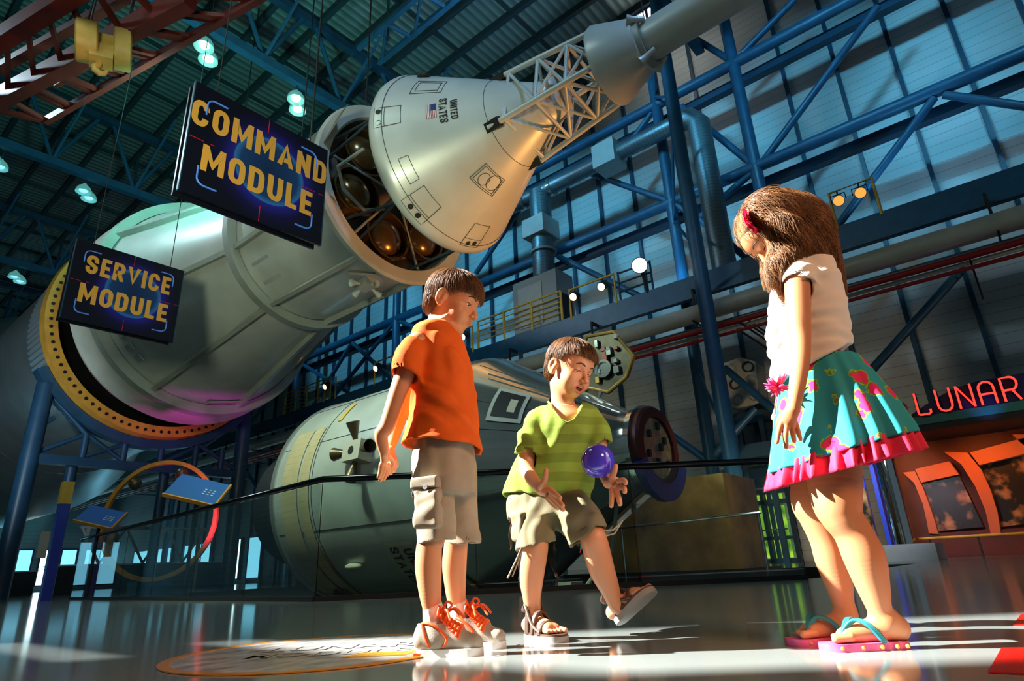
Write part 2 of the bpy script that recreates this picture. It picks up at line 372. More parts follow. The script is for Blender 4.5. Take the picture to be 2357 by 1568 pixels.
# ---------------------------------------------------------------- roof trusses (span the hall along X)
def truss(y, label):
    t = thing('roof_truss', label, 'truss', (7, y, TZ), 'roof trusses across the hall')
    x0 = 4.42 - 3.15 * 3; nb = [x0 + 3.15 * i for i in range(8)]
    obj('bottom_chord', MB().beam((-6, y, TZ), (SX, y, TZ), .30, .34), 'steel', t)
    obj('top_chord', MB().beam((-6, y, RZ - .45), (SX, y, RZ - .45), .3, .32), 'steel_d', t)
    for i, x in enumerate(nb):
        for s in (-1, 1):
            xa = x + s * 1.3
            if -6 < xa < SX: obj('web', MB().tube([(x, y, TZ + .1), (xa, y, RZ - .5)], .085, 8), 'steel', t)
        for s in (-1, 1):
            obj('side_brace', MB().tube([(x, y, TZ + .05), (x + .5, y + s * 2.2, RZ - .4)], .06, 6), 'steel', t)
    return t
for y, l in ((5.35, 'blue steel roof truss nearest overhead, above the capsule'), (16.8, 'blue steel roof truss with two bright pairs of bell lamps under it'), (28.2, 'blue steel roof truss behind the larger sign with pale and peach lamps under it'),
             (39.7, 'blue steel roof truss farther back with a lamp pair at far left'), (51.2, 'farthest blue steel roof truss above the rocket stage')): truss(y, l)
# ladder truss running along the hall
t = thing('ladder_truss', 'pale blue ladder-shaped truss hanging under the roof deck above the capsule', 'truss', (9.9, 10, TZ))
for x in (9.46, 10.32): obj('chord', MB().beam((x, 3, TZ), (x, 14.0, TZ), .14, .16), 'steel', t)
for i, y in enumerate(np.arange(4, 14, 1.7)):
    obj('rung', MB().tube([(9.46, y, TZ), (10.32, y - .2, TZ)], .07, 8), 'steel', t)
    obj('diagonal', MB().tube([(9.46, y, TZ), (10.32, y + 1.3, TZ)], .05, 8), 'steel', t)
for y in (5.5, 13): obj('hanger', MB().tube([(9.9, y, TZ), (9.9, y, RZ)], .05, 8), 'purlin', t)

# ---------------------------------------------------------------- wall frame
W_ = lambda px, py: onX(px, py, SX)
wf = thing('wall_frame', 'blue tubular steel frame of columns, chords and braces before the panelled wall', 'steel frame', (SX, 10, 0))
def fp(name, a, b, r, m='steel'): return obj(name, MB().tube([a, b], r, 14), m, wf, 'y')
for y in (-10.4, 4.36, 7.23, 21.66, 30.2, 44.5): fp('column', (SX, y, 0), (SX, y, RZ - .4), .19)
for z in (11.62, 15.75):
    fp('chord', (SX, -9, z), (SX, 61, z), .19)
    obj('ledge_beam', MB().box((SX + .55, -9, z - .42), (SX + .85, 61, z - .12)), 'steel_d', wf)
DG = [((1708, 122), (1829, 0)), ((1754, 375), (2020, 15)), ((1913, 540), (2150, 226)), ((2173, 218), (2450, 258)), ((1605, 92), (1684, 141)), ((1569, 245), (1737, 383)),
      ((1745, 386), (1611, 501)), ((1611, 505), (1740, 612)), ((1995, 865), (2210, 625)), ((1667, 847), (1800, 960)), ((1518, 982), (1630, 1062)), ((1362, 400), (1550, 467)), ((1550, 467), (1600, 500)),
      ((1286, 591), (1490, 690)), ((1195, 483), (1095, 630)), ((808, 792), (709, 955)), ((812, 790), (904, 875)), ((1630, 1062), (1740, 940)), ((1500, 260), (1385, 420)), ((1095, 640), (1290, 590))]
for a, b in DG[:-1]: fp('brace', W_(*a), W_(*b), .11)
for y in (21.66, 30.2):
    for s in (1, -1): fp('brace', (SX, y, 11.6), (SX, y + 6.4 * s, 7.9), .1)
    for s in (1, -1): fp('brace', (SX, y + 6.4 * s, 7.6), (SX, y, 2.2), .1)
# front tower column with its lacing
t = thing('steel_column', 'blue round steel column standing in front of the catwalk, right of centre', 'column', (14.9, 5.61, 0))
obj('shaft', MB().tube([(14.9, 5.61, 0), (14.9, 5.61, RZ - .3)], .2, 20), 'steel', t, 'y')
obj('base_plate', MB().box((14.55, 5.26, 0), (15.25, 5.96, .04)), 'steel', t)
for i, z in enumerate(np.arange(.4, 19, 2.6)):
    a = (14.9, 5.61, z); b = (SX - .1, 7.2, z + 2.6); obj('lacing', MB().tube([a, b] if i % 2 else [(SX - .1, 7.2, z), (14.9, 5.61, z + 2.6)], .05, 8), 'steel', t)

# ---------------------------------------------------------------- catwalk beam, pipes, rails, lamps on it
one('catwalk_beam', MB().box((16.0, -9, 7.30), (16.2, 61, 7.98)).box((16.2, -9, 7.86), (SX - .25, 61, 7.94)), 'steel', 'deep blue catwalk girder running the length of the wall', 'girder')
t = thing('tan_pipe', 'fat tan pipe hung under the blue catwalk girder', 'pipe', (15.6, 10, 6.9))
obj('pipe', MB().tube([(15.6, -9, 6.62), (15.6, 61, 6.62)], .25, 20), 'tan_pipe', t, 'y')
for y in np.arange(-4, 40, 3.4): obj('hanger', MB().box((15.58, y - .03, 6.35), (15.62, y + .03, 7.4)).box((15.32, y - .02, 6.33), (15.88, y + .02, 6.37)).box((15.62, y - .03, 7.3), (16.0, y + .03, 7.4)), 'rubber', t)
for k, (x, z, r, m_, l) in enumerate(((15.3, 5.98, .07, 'red_pipe', 'upper thin red pipe of the pair along the wall'), (15.3, 5.72, .045, 'red_pipe', 'lower thin red pipe of the pair along the wall'),
        (15.8, 6.25, .06, 'duct', 'dark conduit right under the tan pipe'), (16.1, 6.13, .05, 'tan_pipe', 'thin pale conduit between the tan and red pipes'))):
    t = thing('wall_pipe', l, 'pipe', (x, 10, z)); obj('pipe', MB().tube([(x, -9, z), (x, 61, z)], r, 10), m_, t, 'y')
    for y in np.arange(-5, 50, 5.0): obj('bracket', MB().box((x, y - .02, z - .02), (SX, y + .02, z + .02)), 'rubber', t)
def railing(y0, y1, n, label, x=16.05, mid=5):
    t = thing('guard_rail', label, 'railing', (x, (y0 + y1) / 2, 7.98), None)
    for i in range(n + 1):
        y = y0 + (y1 - y0) * i / n; obj('post', MB().tube([(x, y, 7.7), (x, y, 9.08)], .045, 8), 'yellow', t)
    for j in range(mid):
        z = 9.08 - j * .2; obj('bar', MB().tube([(x, y0, z), (x, y1, z)], .035 if j == 0 else .022, 8), 'yellow', t)
    return t
railing(11.0, 14.9, 3, 'yellow guard rail on the catwalk between the two boys', 16.05)
railing(24.5, 28.5, 4, 'far yellow guard rail on the catwalk left of the two boys', 16.05, 6)
def spot(name, p, aim, label, glow='warm_glow', r=.14, L=.42, group=None):
    t = thing(name, label, 'spotlight', p, group); p = np.array(p, float); a = np.array(aim, float) - p; a /= np.linalg.norm(a)
    obj('housing', MB().lathe(p, a, [(-L * .6, .001), (-L * .6, r * .75), (-L * .3, r * .9), (L * .4, r), (L * .4, r * .92), (L * .3, r * .9)], 20), 'rubber', t, 'y')
    obj('lens', MB().disc(p + a * L * .32, a, r * .9, 20), glow, t)
    return t
def spot_frame(y0, y1, lamps, label, z=8.95, glow='warm_glow'):
    x = 16.0
    t = thing('lamp_frame', label, 'lamp frame', (x, (y0 + y1) / 2, 7.98)); obj('frame', MB().tube([(x, y0, 7.9), (x, y0, z), (x, y1, z), (x, y1, 7.9)], .04, 8), 'yellow', t)
    for y, l, gl in lamps:
        s = spot('spotlight', (x - .08, y, z - .33), (2, y - 2, 1), l, gl); obj('yoke', MB().tube([(x, y, z), (x - .08, y, z - .2)], .02, 6).tube([(x - .08, y - .17, z - .33), (x - .08, y - .17, z - .16), (x - .08, y + .17, z - .16), (x - .08, y + .17, z - .33)], .015, 6), 'rubber', s)
spot_frame(1.35, 2.35, [(2.16, 'amber spotlight on the left of the frame above the girl', 'amber_glow'), (1.66, 'amber spotlight on the right of the frame above the girl', 'amber_glow')], 'ochre lamp frame on the girder right of the girl')
spot_frame(8.85, 10.6, [(10.35, 'amber spotlight nearest the yellow rail end', 'warm_glow'), (9.25, 'amber spotlight beside the large round flood lamp', 'warm_glow')], 'ochre lamp frame beside the yellow rail')
spot_frame(15.15, 16.1, [(15.5, 'bright warm spotlight just right of the boy in orange', 'white_glow')], 'ochre lamp frame left of the yellow rail')
spot_frame(19.9, 21.1, [(20.8, 'bright spotlight above the big grey capsule cylinder', 'white_glow')], 'ochre lamp frame over the grey cylinder')
spot_frame(24.0, 24.9, [(24.6, 'warm round spotlight beneath the hanging cylinder', 'warm_glow')], 'lamp frame below the hanging rocket cylinder')
spot('flood_lamp', (15.7, 7.75, 8.75), (3, 2, 1.5), 'large round white flood lamp on the blue girder', 'white_glow', .25, .55)
obj('stand', MB().tube([(15.75, 7.75, 8.65), (16.05, 7.75, 7.9)], .05, 8), 'rubber', bpy.data.objects['flood_lamp'])
t = thing('guard_rail', 'dark handrail behind the large flood lamp', 'railing', (16.1, 8.4, 7.98))
for z in (8.3, 8.6, 8.95): obj('bar', MB().tube([(16.1, 7.6, z), (16.1, 8.75, z)], .03, 8), 'steel_d', t)
for y in (7.6, 8.75): obj('post', MB().tube([(16.1, y, 7.9), (16.1, y, 9.0)], .035, 8), 'steel_d', t)
# ducts and air unit
DX = 16.9; D_ = lambda px, py: onX(px, py, DX)
t = thing('air_duct', 'ribbed dark air duct running along the wall with a drop and two boxes', 'duct', (DX, 10, 14))
zz = 14.0
obj('run', MB().tube([(DX, 19.5, zz), (DX, 6.2, zz)], .30, 20), 'duct_y', t, 'y')
obj('drop', MB().tube([(DX, 12.2, zz), (DX, 12.25, 10.3)], .42, 20), 'duct', t, 'y')
obj('collar', MB().lathe((DX, 12.2, 11.3), (0, 0, 1), [(0, .42), (0, .5), (.08, .5), (.08, .42)], 24), 'grey', t, 'y')
for yj in (11.55, 12.9): obj('joint', MB().lathe((DX, yj, zz), (0, 1, 0), [(0, .3), (0, .36), (.12, .36), (.12, .3)], 24), 'chrome', t, 'y')
obj('flow_box', MB().box((DX - .45, 8.55, zz - .5), (DX + .4, 9.45, zz + .45)), 'greybox', t)
obj('flow_box', MB().box((DX - .55, 11.75, 11.95), (DX + .5, 12.75, 12.7)), 'greybox', t)
t = thing('air_unit', 'large grey air handling cabinet standing on the catwalk under the duct', 'air unit', (DX, 12.3, 7.98))
obj('cabinet', MB().box((16.35, 11.35, 7.95), (17.4, 13.35, 10.2)), 'grey', t)
obj('louver', MB().box((16.5, 11.3, 8.2), (17.2, 11.36, 9.3)), 'rubber', t); obj('access_panel', MB().box((16.32, 12.0, 8.3), (16.36, 13.1, 9.9)), 'greybox', t)
t = thing('air_riser', 'tall dark ribbed riser duct behind the blue column', 'duct', (16.9, 5.62, 7.9))
obj('riser', MB().tube([(16.9, 5.62, 7.99), (16.9, 5.62, 13.6), (16.9, 5.9, 13.95), (16.9, 6.2, 14.0)], .36, 20), 'duct', t, 'y')

# ---------------------------------------------------------------- bell lamps under the trusses
def lamp(x, y, glow, label):
    z = 16.2
    t = thing('bell_lamp', label, 'lamp', (x, y, z), 'paired bell lamps under the roof trusses')
    obj('shade', MB().lathe((x, y, z), (0, 0, 1), [(.0, .30), (.12, .29), (.26, .22), (.36, .10), (.42, .07)], 20), 'lamp_refl', t, 'y')
    obj('bulb', MB().sphere((x, y, z + .10), .17, 16, 8, 0, (1, 1, .7)), glow, t, 'all')
    obj('stem', MB().tube([(x, y, z + .4), (x, y, z + .85)], .05, 8), 'steel_d', t)
for x, y, g_, l in ((6.0, 17.3, 'lamp_glow', 'bright pair right of the yellow hook'), (9.25, 17.3, 'lamp_glow', 'bright pair above the larger sign'),
                 (6.1, 28.8, 'lamp_glow_b', 'dim blue pair left of the larger sign'), (9.4, 28.8, 'lamp_glow_o', 'peach pair left of the larger sign bottom'), (2.95, 28.8, 'lamp_glow_b', 'pair at the left edge of the picture'), (6.28, 40.3, 'lamp_glow_b', 'pale pair left of the smaller sign')):
    lamp(x, y, g_, 'bell ceiling lamp, upper of the ' + l); lamp(x - .34, y - .45, g_ if g_ != 'lamp_glow_o' else 'lamp_glow_b', 'bell ceiling lamp, lower of the ' + l)

# ---------------------------------------------------------------- red crane and its hook block
t = thing('crane_girder', 'dark red lattice crane girder crossing the top left corner', 'crane', (2.5, 13, 10.8))
A0, A1, B0, B1 = [onZ(*q, 11) for q in ((-40, 248), (440, -6), (107, 278), (610, -12))]
C0, C1 = onZ(-30, 112, 11), onZ(160, -10, 11)
obj('girder', MB().beam(A0, A1, .26, .5), 'red_steel', t); obj('girder', MB().beam(B0, B1, .12, .2), 'red_steel', t)
obj('girder', MB().beam(C0, C1 + (C1 - C0) * .3, .3, .4), 'red_steel', t)
nn = 7
for i in range(nn):
    a = A0 + (A1 - A0) * (.12 + i / nn * .9); b = B0 + (B1 - B0) * (i / nn); b2 = B0 + (B1 - B0) * ((i + .8) / nn)
    obj('lattice', MB().beam(a, b, .08, .1), 'red_steel', t); obj('lattice', MB().beam(a + (0, 0, .5), b2, .08, .1), 'red_steel', t)
    c = C0 + (C1 - C0) * (i / nn * 1.6); obj('lattice', MB().beam(A0 + (A1 - A0) * (i / nn), c + (0, 0, .3), .08, .12), 'red_steel', t)
for q in ((0, 0, 1.1),):
    obj('girder', MB().beam(A0 + q, A1 + q, .2, .2), 'red_steel', t); obj('girder', MB().beam(B0 + q, B1 + q, .1, .14), 'red_steel', t)
obj('girder', MB().beam(B0, B0 + (A0 - B0) * 1.0, .1, .12), 'red_steel', t)
t = thing('hook_block', 'mustard yellow crane hook block hanging on cables from the red girder', 'crane hook', (2.3, 12.3, 9.5))
hc = dep(252, 108, 9.6); ax = np.array([.80, -.25, .12]); ax /= np.linalg.norm(ax); S = .33
sd = np.cross(ax, UP); sd /= np.linalg.norm(sd); zz_ = np.cross(sd, ax)
MT['hookw'] = mat('hook_paint', (.66, .45, .12), .45, 0, .1, 6)
obj('cheek', MB().lathe(hc - ax * .38, ax, [(-.19, .001), (-.19, .38), (-.16, .42), (.16, .42), (.19, .38), (.19, .001)], 28), 'hookw', t, 'y')
obj('cheek', MB().lathe(hc + ax * .22, ax, [(-.16, .001), (-.16, .38), (-.13, .42), (.13, .42), (.16, .38), (.16, .001)], 28), 'hookw', t, 'y')
obj('yoke', MB().obox(hc - ax * .1, ax, sd, zz_, (.3, .12, .2)).obox(hc - ax * .1 - UP * .28, ax, sd, zz_, (.2, .2, .16)), 'hookw', t)
hp = hc - ax * .12 - UP * .40
obj('hook', MB().tube([hp, hp - UP * .10, hp - UP * .16 - ax * .05, hp - UP * .24 - ax * .02, hp - UP * .30 + ax * .06, hp - UP * .28 + ax * .14, hp - UP * .2 + ax * .18], [.07, .065, .06, .065, .065, .05, .025], 12), 'hookw', t, 'y')
for s in (-.42, .22):
    for q in (-.15, .15): obj('cable', MB().tube([hc + ax * s + sd * q, hc + ax * s + sd * q + UP * 2.0], .018, 6), 'rubber', t)

# ---------------------------------------------------------------- hanging signs
MT['sign_bk'] = mat('sign_black', (.004, .004, .010), .35)
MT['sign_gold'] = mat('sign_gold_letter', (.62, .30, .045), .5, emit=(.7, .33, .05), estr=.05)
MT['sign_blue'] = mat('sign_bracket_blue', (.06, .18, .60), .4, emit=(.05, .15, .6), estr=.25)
MT['sign_red'] = mat('sign_red_mark', (.5, .01, .03), .5)
def sign(y, x0, x1, z0, z1, lines, sizes, label, sx):
    cxs = (x0 + x1) / 2; cz = (z0 + z1) / 2; wd = x1 - x0; ht = z1 - z0
    t = thing('hanging_sign', label, 'sign', (cxs, y, z0))
    m = mat('sign_print', (.004, .004, .010), .3); nt = m.node_tree; b = nt.nodes['Principled BSDF']     # printed blue planet
    tc = N(m, 'ShaderNodeTexCoord'); mp = N(m, 'ShaderNodeMapping'); Lk(m, tc.outputs['Object'], mp.inputs[0])
    mp.inputs['Location'].default_value = (-.12, 0, -ht / 2 * 1.0); ln = N(m, 'ShaderNodeVectorMath'); ln.operation = 'LENGTH'; Lk(m, mp.outputs[0], ln.inputs[0])
    rp = N(m, 'ShaderNodeValToRGB'); Lk(m, ln.outputs['Value'], rp.inputs[0]); e = rp.color_ramp.elements; s_ = ht / 1.65
    e[0].position = 0; e[0].color = (.004, .015, .05, 1); e[1].position = .85 * s_; e[1].color = (.002, .002, .006, 1)
    for p_, c_ in ((.42 * s_, (.006, .03, .10, 1)), (.50 * s_, (.02, .10, .28, 1)), (.52 * s_, (.01, .01, .16, 1)), (.68 * s_, (.004, .003, .03, 1))):
        q = e.new(p_); q.color = c_
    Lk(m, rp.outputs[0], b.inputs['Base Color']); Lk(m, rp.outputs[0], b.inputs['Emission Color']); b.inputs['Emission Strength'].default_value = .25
    obj('panel', MB().box((x0, y, z0), (x1, y + .04, z1)), m, t)
    obj('back_panel', MB().box((x0 - .02, y + .12, z0 - .02), (x1 - .03, y + .16, z1 - .03)), 'sign_bk', t)
    for xa in (x0 - .012, x1): obj('edge_trim', MB().box((xa, y - .004, z0), (xa + .012, y + .05, z1)), 'steel_d', t)
    obj('spacer', MB().box((x0 + .2, y + .04, z0 + .2), (x0 + .3, y + .12, z1 - .2)).box((x1 - .3, y + .04, z0 + .2), (x1 - .2, y + .12, z1 - .2)), 'sign_bk', t)
    for s_, sz, dz, kx in zip(lines, sizes, (.225 * ht, -.145 * ht), sx):
        V, Fc = block_text(s_); wt = V[:, 0].max() - V[:, 0].min(); hh = V[:, 1].max() - V[:, 1].min()
        V[:, 0] *= kx * wd / wt; V[:, 1] *= sz * ht / hh
        c0 = (V[:, 0].max() + V[:, 0].min()) / 2; c1 = (V[:, 1].max() + V[:, 1].min()) / 2
        mb = MB().add([(cxs + a - c0, y - .004 - .3 * e3, cz + dz + c - c1) for a, c, e3 in V], Fc); obj('lettering', mb, 'sign_gold', t)
    q = .13 * wd; e_ = .09 * wd; lw = .012 * wd
    for sx_ in (-1, 1):
        for sz_ in (-1, 1):
            px_ = cxs + sx_ * (wd / 2 - e_); pz_ = cz + sz_ * (ht / 2 - e_)
            pts = [(px_ - sx_ * q, y - .006, pz_)] + [(px_ - sx_ * .05 * wd * (1 - math.sin(a)), y - .006, pz_ - sz_ * .05 * wd * (1 - math.cos(a))) for a in np.linspace(0, PI / 2, 6)] + [(px_, y - .006, pz_ - sz_ * q)]
            obj('corner_bracket', MB().tube(pts, lw / 2, 6), 'sign_blue', t)
    mb = MB()
    for a, b in ((.36, .5), (-.5, -.36)): mb.box((cxs + .03, y - .006, cz + a * ht), (cxs + .04, y - .001, cz + b * ht))
    for a, b in ((-.49, -.40), (-.36, -.33), (.30, .42), (.45, .49)): mb.box((cxs + a * wd, y - .006, cz - .01 + a * .02), (cxs + b * wd, y - .001, cz - .002 + a * .02))
    obj('tick_mark', mb, 'sign_red', t)
    for x in (x0 + .3, x1 - .25): obj('cable', MB().tube([(x, y + .08, z1 - .1), (x, y + .08, RZ)], .008, 6), 'rubber', t)
sign(7.0, 2.335, 4.285, 4.65, 6.29, ['COMMAND', 'MODULE'], (.235, .235), 'larger hanging black sign reading COMMAND MODULE in gold letters', (1.0, .80))
sign(12.9, 2.70, 4.67, 4.86, 6.50, ['SERVICE', 'MODULE'], (.235, .235), 'smaller looking hanging black sign reading SERVICE MODULE in gold letters', (.78, .80))
# ================================================================ HANGING SPACECRAFT (axis along Y, nose towards -Y)
KX, KZ = 7.7, 8.3; AY = np.array([0, 1., 0])
def kp(y, r, deg):                       # a point on the craft; deg measured in the XZ plane, 180 = towards the camera side, 270 = down
    a = math.radians(deg); return np.array([KX + r * math.cos(a), y, KZ + r * math.sin(a)])
def ring(y0, prof, n=64, a0=0., a1=2 * PI): return MB().lathe((KX, y0, KZ), AY, prof, n, 0, a0, a1, ref=(1, 0, 0))
def cmr(y):                              # command module radius at y
    L = [(8.10, 1.86), (8.02, 1.955), (7.90, 1.955), (7.80, 1.91), (5.35, .47), (4.95, .40)]
    L = L[::-1]; return float(np.interp(y, [q[0] for q in L], [q[1] for q in L]))
def crv(y0, d0, y1, d1, rfn, n=8, off=.006): return [kp(y0 + (y1 - y0) * i / n, rfn(y0 + (y1 - y0) * i / n) + off, d0 + (d1 - d0) * i / n) for i in range(n + 1)]
cm = thing('command_module', 'white cone-shaped command module marked UNITED STATES hanging at top centre', 'spacecraft', (KX, 8.1, KZ))
obj('cone', ring(0, [(8.15, .001), (8.15, 1.80), (8.08, 1.92), (7.98, 1.965), (7.86, 1.95), (7.80, 1.91), (5.35, .47), (5.30, .44), (4.9, .36), (4.9, .001)], 96), 'white', cm, 'all')
ro = ring(0, [(6.32, 1.072), (6.30, 1.076), (6.28, 1.05)], 96); obj('seam', MB().tube([kp(6.05, cmr(6.05) + .002, a) for a in range(0, 361, 5)], .006, 5).tube([kp(7.74, cmr(7.74) + .012, a) for a in range(0, 361, 5)], .006, 5), 'line', cm)
def cpanel(y0, y1, d0, d1, holes=(), split=None, mk=None):
    mb = MB()
    for p, q in (((y0, d0), (y1, d0)), ((y1, d0), (y1, d1)), ((y1, d1), (y0, d1)), ((y0, d1), (y0, d0))): mb.tube(crv(p[0], p[1], q[0], q[1], cmr), .006, 5)
    if split: mb.tube(crv(split, d0, split, d1, cmr), .006, 5)
    for yy, dd, rr in mk or ():
        mb.tube([kp(yy + rr * math.cos(a), cmr(yy + rr * math.cos(a)) + .004, dd + math.degrees(rr * math.sin(a) / cmr(yy))) for a in np.linspace(0, 2 * PI, 25)], .006, 5)
    o = obj('hatch_outline', mb, 'line', cm)
    for yy, dd in holes:
        c = kp(yy, cmr(yy) + .012, dd); nrm = c - kp(yy, 0, dd); nrm /= np.linalg.norm(nrm); nrm = nrm * .84 + np.array([0, -.54, 0])
        obj('thruster_port', MB().disc(c, nrm, .055, 18), 'black', cm)
cpanel(7.88, 7.42, 173.5, 187, [(7.80, 176.5)], 7.70, mk=[(7.80, 184, .05)])
cpanel(7.88, 7.42, 230, 247.5, [(7.80, 235.5), (7.80, 242)], 7.70)
cpanel(7.78, 7.30, 276, 292, [(7.71, 281.5), (7.69, 287)], 7.62)
cpanel(7.60, 7.43, 209, 225); cpanel(6.75, 6.40, 245, 273, mk=[(6.60, 255, .11), (6.55, 265, .14)]); cpanel(6.72, 6.43, 247, 271)
cpanel(7.25, 6.85, 148, 160); cpanel(7.32, 6.78, 145, 163)
c = kp(7.4, cmr(7.4) + .004, 133); obj('thruster_port', MB().sphere(c, .12, 16, 8, 0, (1, 1.3, .4)), 'black', cm, 'all')
# lettering wrapped on the cone: reads down the slope around the hull
def wrap(V, y_c, deg_c, rfn, scale, off=.012):
    out = []
    for a, b, e3 in V:                    # letters run around the hull, their tops towards the nose
        y = y_c - b * scale; r = rfn(y); out.append(kp(y, r + off + e3 * .2, deg_c + math.degrees(a * scale / r)))
    return out
def subdiv(V, Fc, n=1):
    me = bpy.data.meshes.new('t'); me.from_pydata(V.tolist(), [], Fc); bm = bmesh.new(); bm.from_mesh(me)
    bmesh.ops.triangulate(bm, faces=bm.faces[:]); bmesh.ops.subdivide_edges(bm, edges=bm.edges[:], cuts=n); bmesh.ops.triangulate(bm, faces=bm.faces[:])
    V = np.array([v.co[:] for v in bm.verts]); Fc = [tuple(v.index for v in f.verts) for f in bm.faces]; bm.free(); bpy.data.meshes.remove(me); return V, Fc
for w_, y_, d_, z_ in (('UNITED', 6.53, 184.5, .118), ('STATES', 6.71, 183.5, .135)):
    V, Fc = subdiv(*block_text(w_, .17)); obj('lettering', MB().add(wrap(V, y_, d_, cmr, z_), Fc), 'black', cm)
fm = [mat('flag_red', (.42, .02, .03), .5), mat('flag_white', (.75, .74, .72), .5), mat('flag_blue', (.015, .03, .16), .5)]
mb = MB(); y0, y1, d0, d1 = 6.99, 6.82, 176.2, 189.0
for i in range(13):
    a, b = d0 + (d1 - d0) * 0, d1; ya = y0 + (y1 - y0) * i / 13; yb = y0 + (y1 - y0) * (i + 1) / 13
    for k in range(6):
        p, q = d0 + (d1 - d0) * k / 6, d0 + (d1 - d0) * (k + 1) / 6
        mb.add([kp(ya, cmr(ya) + .010, p), kp(ya, cmr(ya) + .010, q), kp(yb, cmr(yb) + .010, q), kp(yb, cmr(yb) + .010, p)], [(0, 1, 2, 3)], i % 2)
for k in range(3):
    p, q = d0 + (d1 - d0) * k / 6, d0 + (d1 - d0) * (k + 1) / 6; ya, yb = y0 + (y1 - y0) * 6 / 13, y1
    mb.add([kp(ya, cmr(ya) + .014, p), kp(ya, cmr(ya) + .014, q), kp(yb, cmr(yb) + .014, q), kp(yb, cmr(yb) + .014, p)], [(0, 1, 2, 3)], 2)
obj('flag', mb, fm, cm)

# launch escape tower
et = thing('escape_tower', 'pale lattice escape tower with rocket tube in front of the hanging cone', 'rocket tower', (KX, 5.9, KZ))
legs = (215, 305, 35, 125); LA = [kp(6.0, cmr(6.0) + .03, a) for a in legs]; LB = [kp(3.80, .62, a) for a in legs]
nb_ = 3; st = [[LA[i] + (LB[i] - LA[i]) * f for i in range(4)] for f in (0, .12, .42, .70, 1)]
for i in range(4):
    obj('leg', MB().tube([LA[i] - (LB[i] - LA[i]) * .04, LB[i]], .055, 12), 'white', et, 'y')
    obj('leg_well', MB().obox(kp(6.02, cmr(6.02) + .004, legs[i]), (0, 1, 0), np.cross((0, 1, 0), kp(0, 1, legs[i]) - kp(0, 0, legs[i])), kp(0, 1, legs[i]) - kp(0, 0, legs[i]), (.2, .09, .06)), 'black', et)
for j in range(1, 5):
    for i in range(4):
        a, b = st[j][i], st[j][(i + 1) % 4]; obj('cross_bar', MB().tube([a, b], .034, 10), 'white', et, 'y')
        c, d = st[j - 1][i], st[j - 1][(i + 1) % 4]
        if j > 1:
            m_ = (a + b + c + d) / 4; obj('diagonal', MB().tube([c, b], .032, 10), 'white', et, 'y')
            if j in (3, 4): obj('diagonal', MB().tube([d, a], .032, 10), 'white', et, 'y')
        else: obj('diagonal', MB().tube([c, b], .032, 10), 'white', et, 'y')
sk = obj('skirt', ring(0, [(3.95, .70), (3.88, .72), (3.22, .46), (3.18, .36)], 48), 'white', et, 'y')
obj('skirt_inside', ring(0, [(3.90, .66), (3.25, .42), (3.25, .001)], 48), 'red_steel', et, 'y')
obj('motor_tube', ring(0, [(3.2, .33), (-1.6, .33), (-1.6, .001)], 48), 'white', et, 'y')
for a in (250, 340, 70, 160):
    c = kp(3.10, .42, a); d = kp(3.42, .62, a) - c
    obj('nozzle', MB().lathe(c, d, [(-.12, .045), (0, .05), (.08, .055), (.17, .085), (.16, .07), (.1, .03)], 20), 'white', et, 'y')
obj('collar', ring(0, [(3.26, .36), (3.26, .42), (3.12, .42), (3.12, .35)], 48), 'flangeW', et, 'y')
for y in (3.15, -1): obj('cable', MB().tube([(KX, y, KZ + .3), (KX, y, RZ)], .012, 6), 'rubber', et)

# service module with open forward deck
sm = thing('service_module', 'grey green service module cylinder behind the hanging cone, open bays with bronze tanks', 'spacecraft', (KX, 11, KZ))
obj('hull', ring(0, [(13.3, 1.93), (9.75, 1.93), (9.62, 1.98), (9.52, 1.98)], 96), 'white', sm, 'y')
obj('front_rim', ring(0, [(9.80, 2.03), (9.66, 2.13), (9.56, 2.15), (9.50, 2.10), (9.50, 1.84), (9.56, 1.80)], 96), 'cream', sm, 'y')
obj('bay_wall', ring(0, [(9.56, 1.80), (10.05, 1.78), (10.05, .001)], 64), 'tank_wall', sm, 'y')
for a in range(20, 380, 60):
    c = kp(9.62, 1.12, a)
    obj('tank_well', MB().lathe(c, AY, [(-.02, .56), (-.05, .58), (-.05, .53), (.35, .50)], 36), 'brown', sm, 'y')
    obj('tank_dome', MB().lathe(c + AY * .06, -AY, [(-.3, .46)] + [(.30 * math.sin(q) - .1, .46 * math.cos(q)) for q in np.linspace(0, PI / 2, 9)], 36), 'brown', sm, 'all')
for a in range(-10, 350, 60):
    obj('strut', MB().tube([kp(9.55, .25, a), kp(9.62, 1.82, a + 3)], .03, 8), 'flangeW', sm); obj('strut', MB().tube([kp(9.6, 1.80, a - 8), kp(8.15, 1.75, a)], .028, 8), 'purlin', sm); obj('strut', MB().tube([kp(9.6, 1.80, a + 8), kp(8.15, 1.75, a)], .028, 8), 'purlin', sm)
obj('umbilical', MB().tube([kp(8.3, 1.9, 193), kp(9.0, 2.0, 195), kp(9.3, 1.75, 205), kp(9.45, 1.3, 222), kp(9.5, .7, 235)], .035, 8), 'flangeW', sm)
obj('fairing_door', MB().prism([kp(9.5, 2.0, 150), kp(9.5, 2.0, 172), kp(8.9, 2.1, 165), kp(8.9, 2.1, 152)], (0, .03, .03)), 'tank_wall', sm)
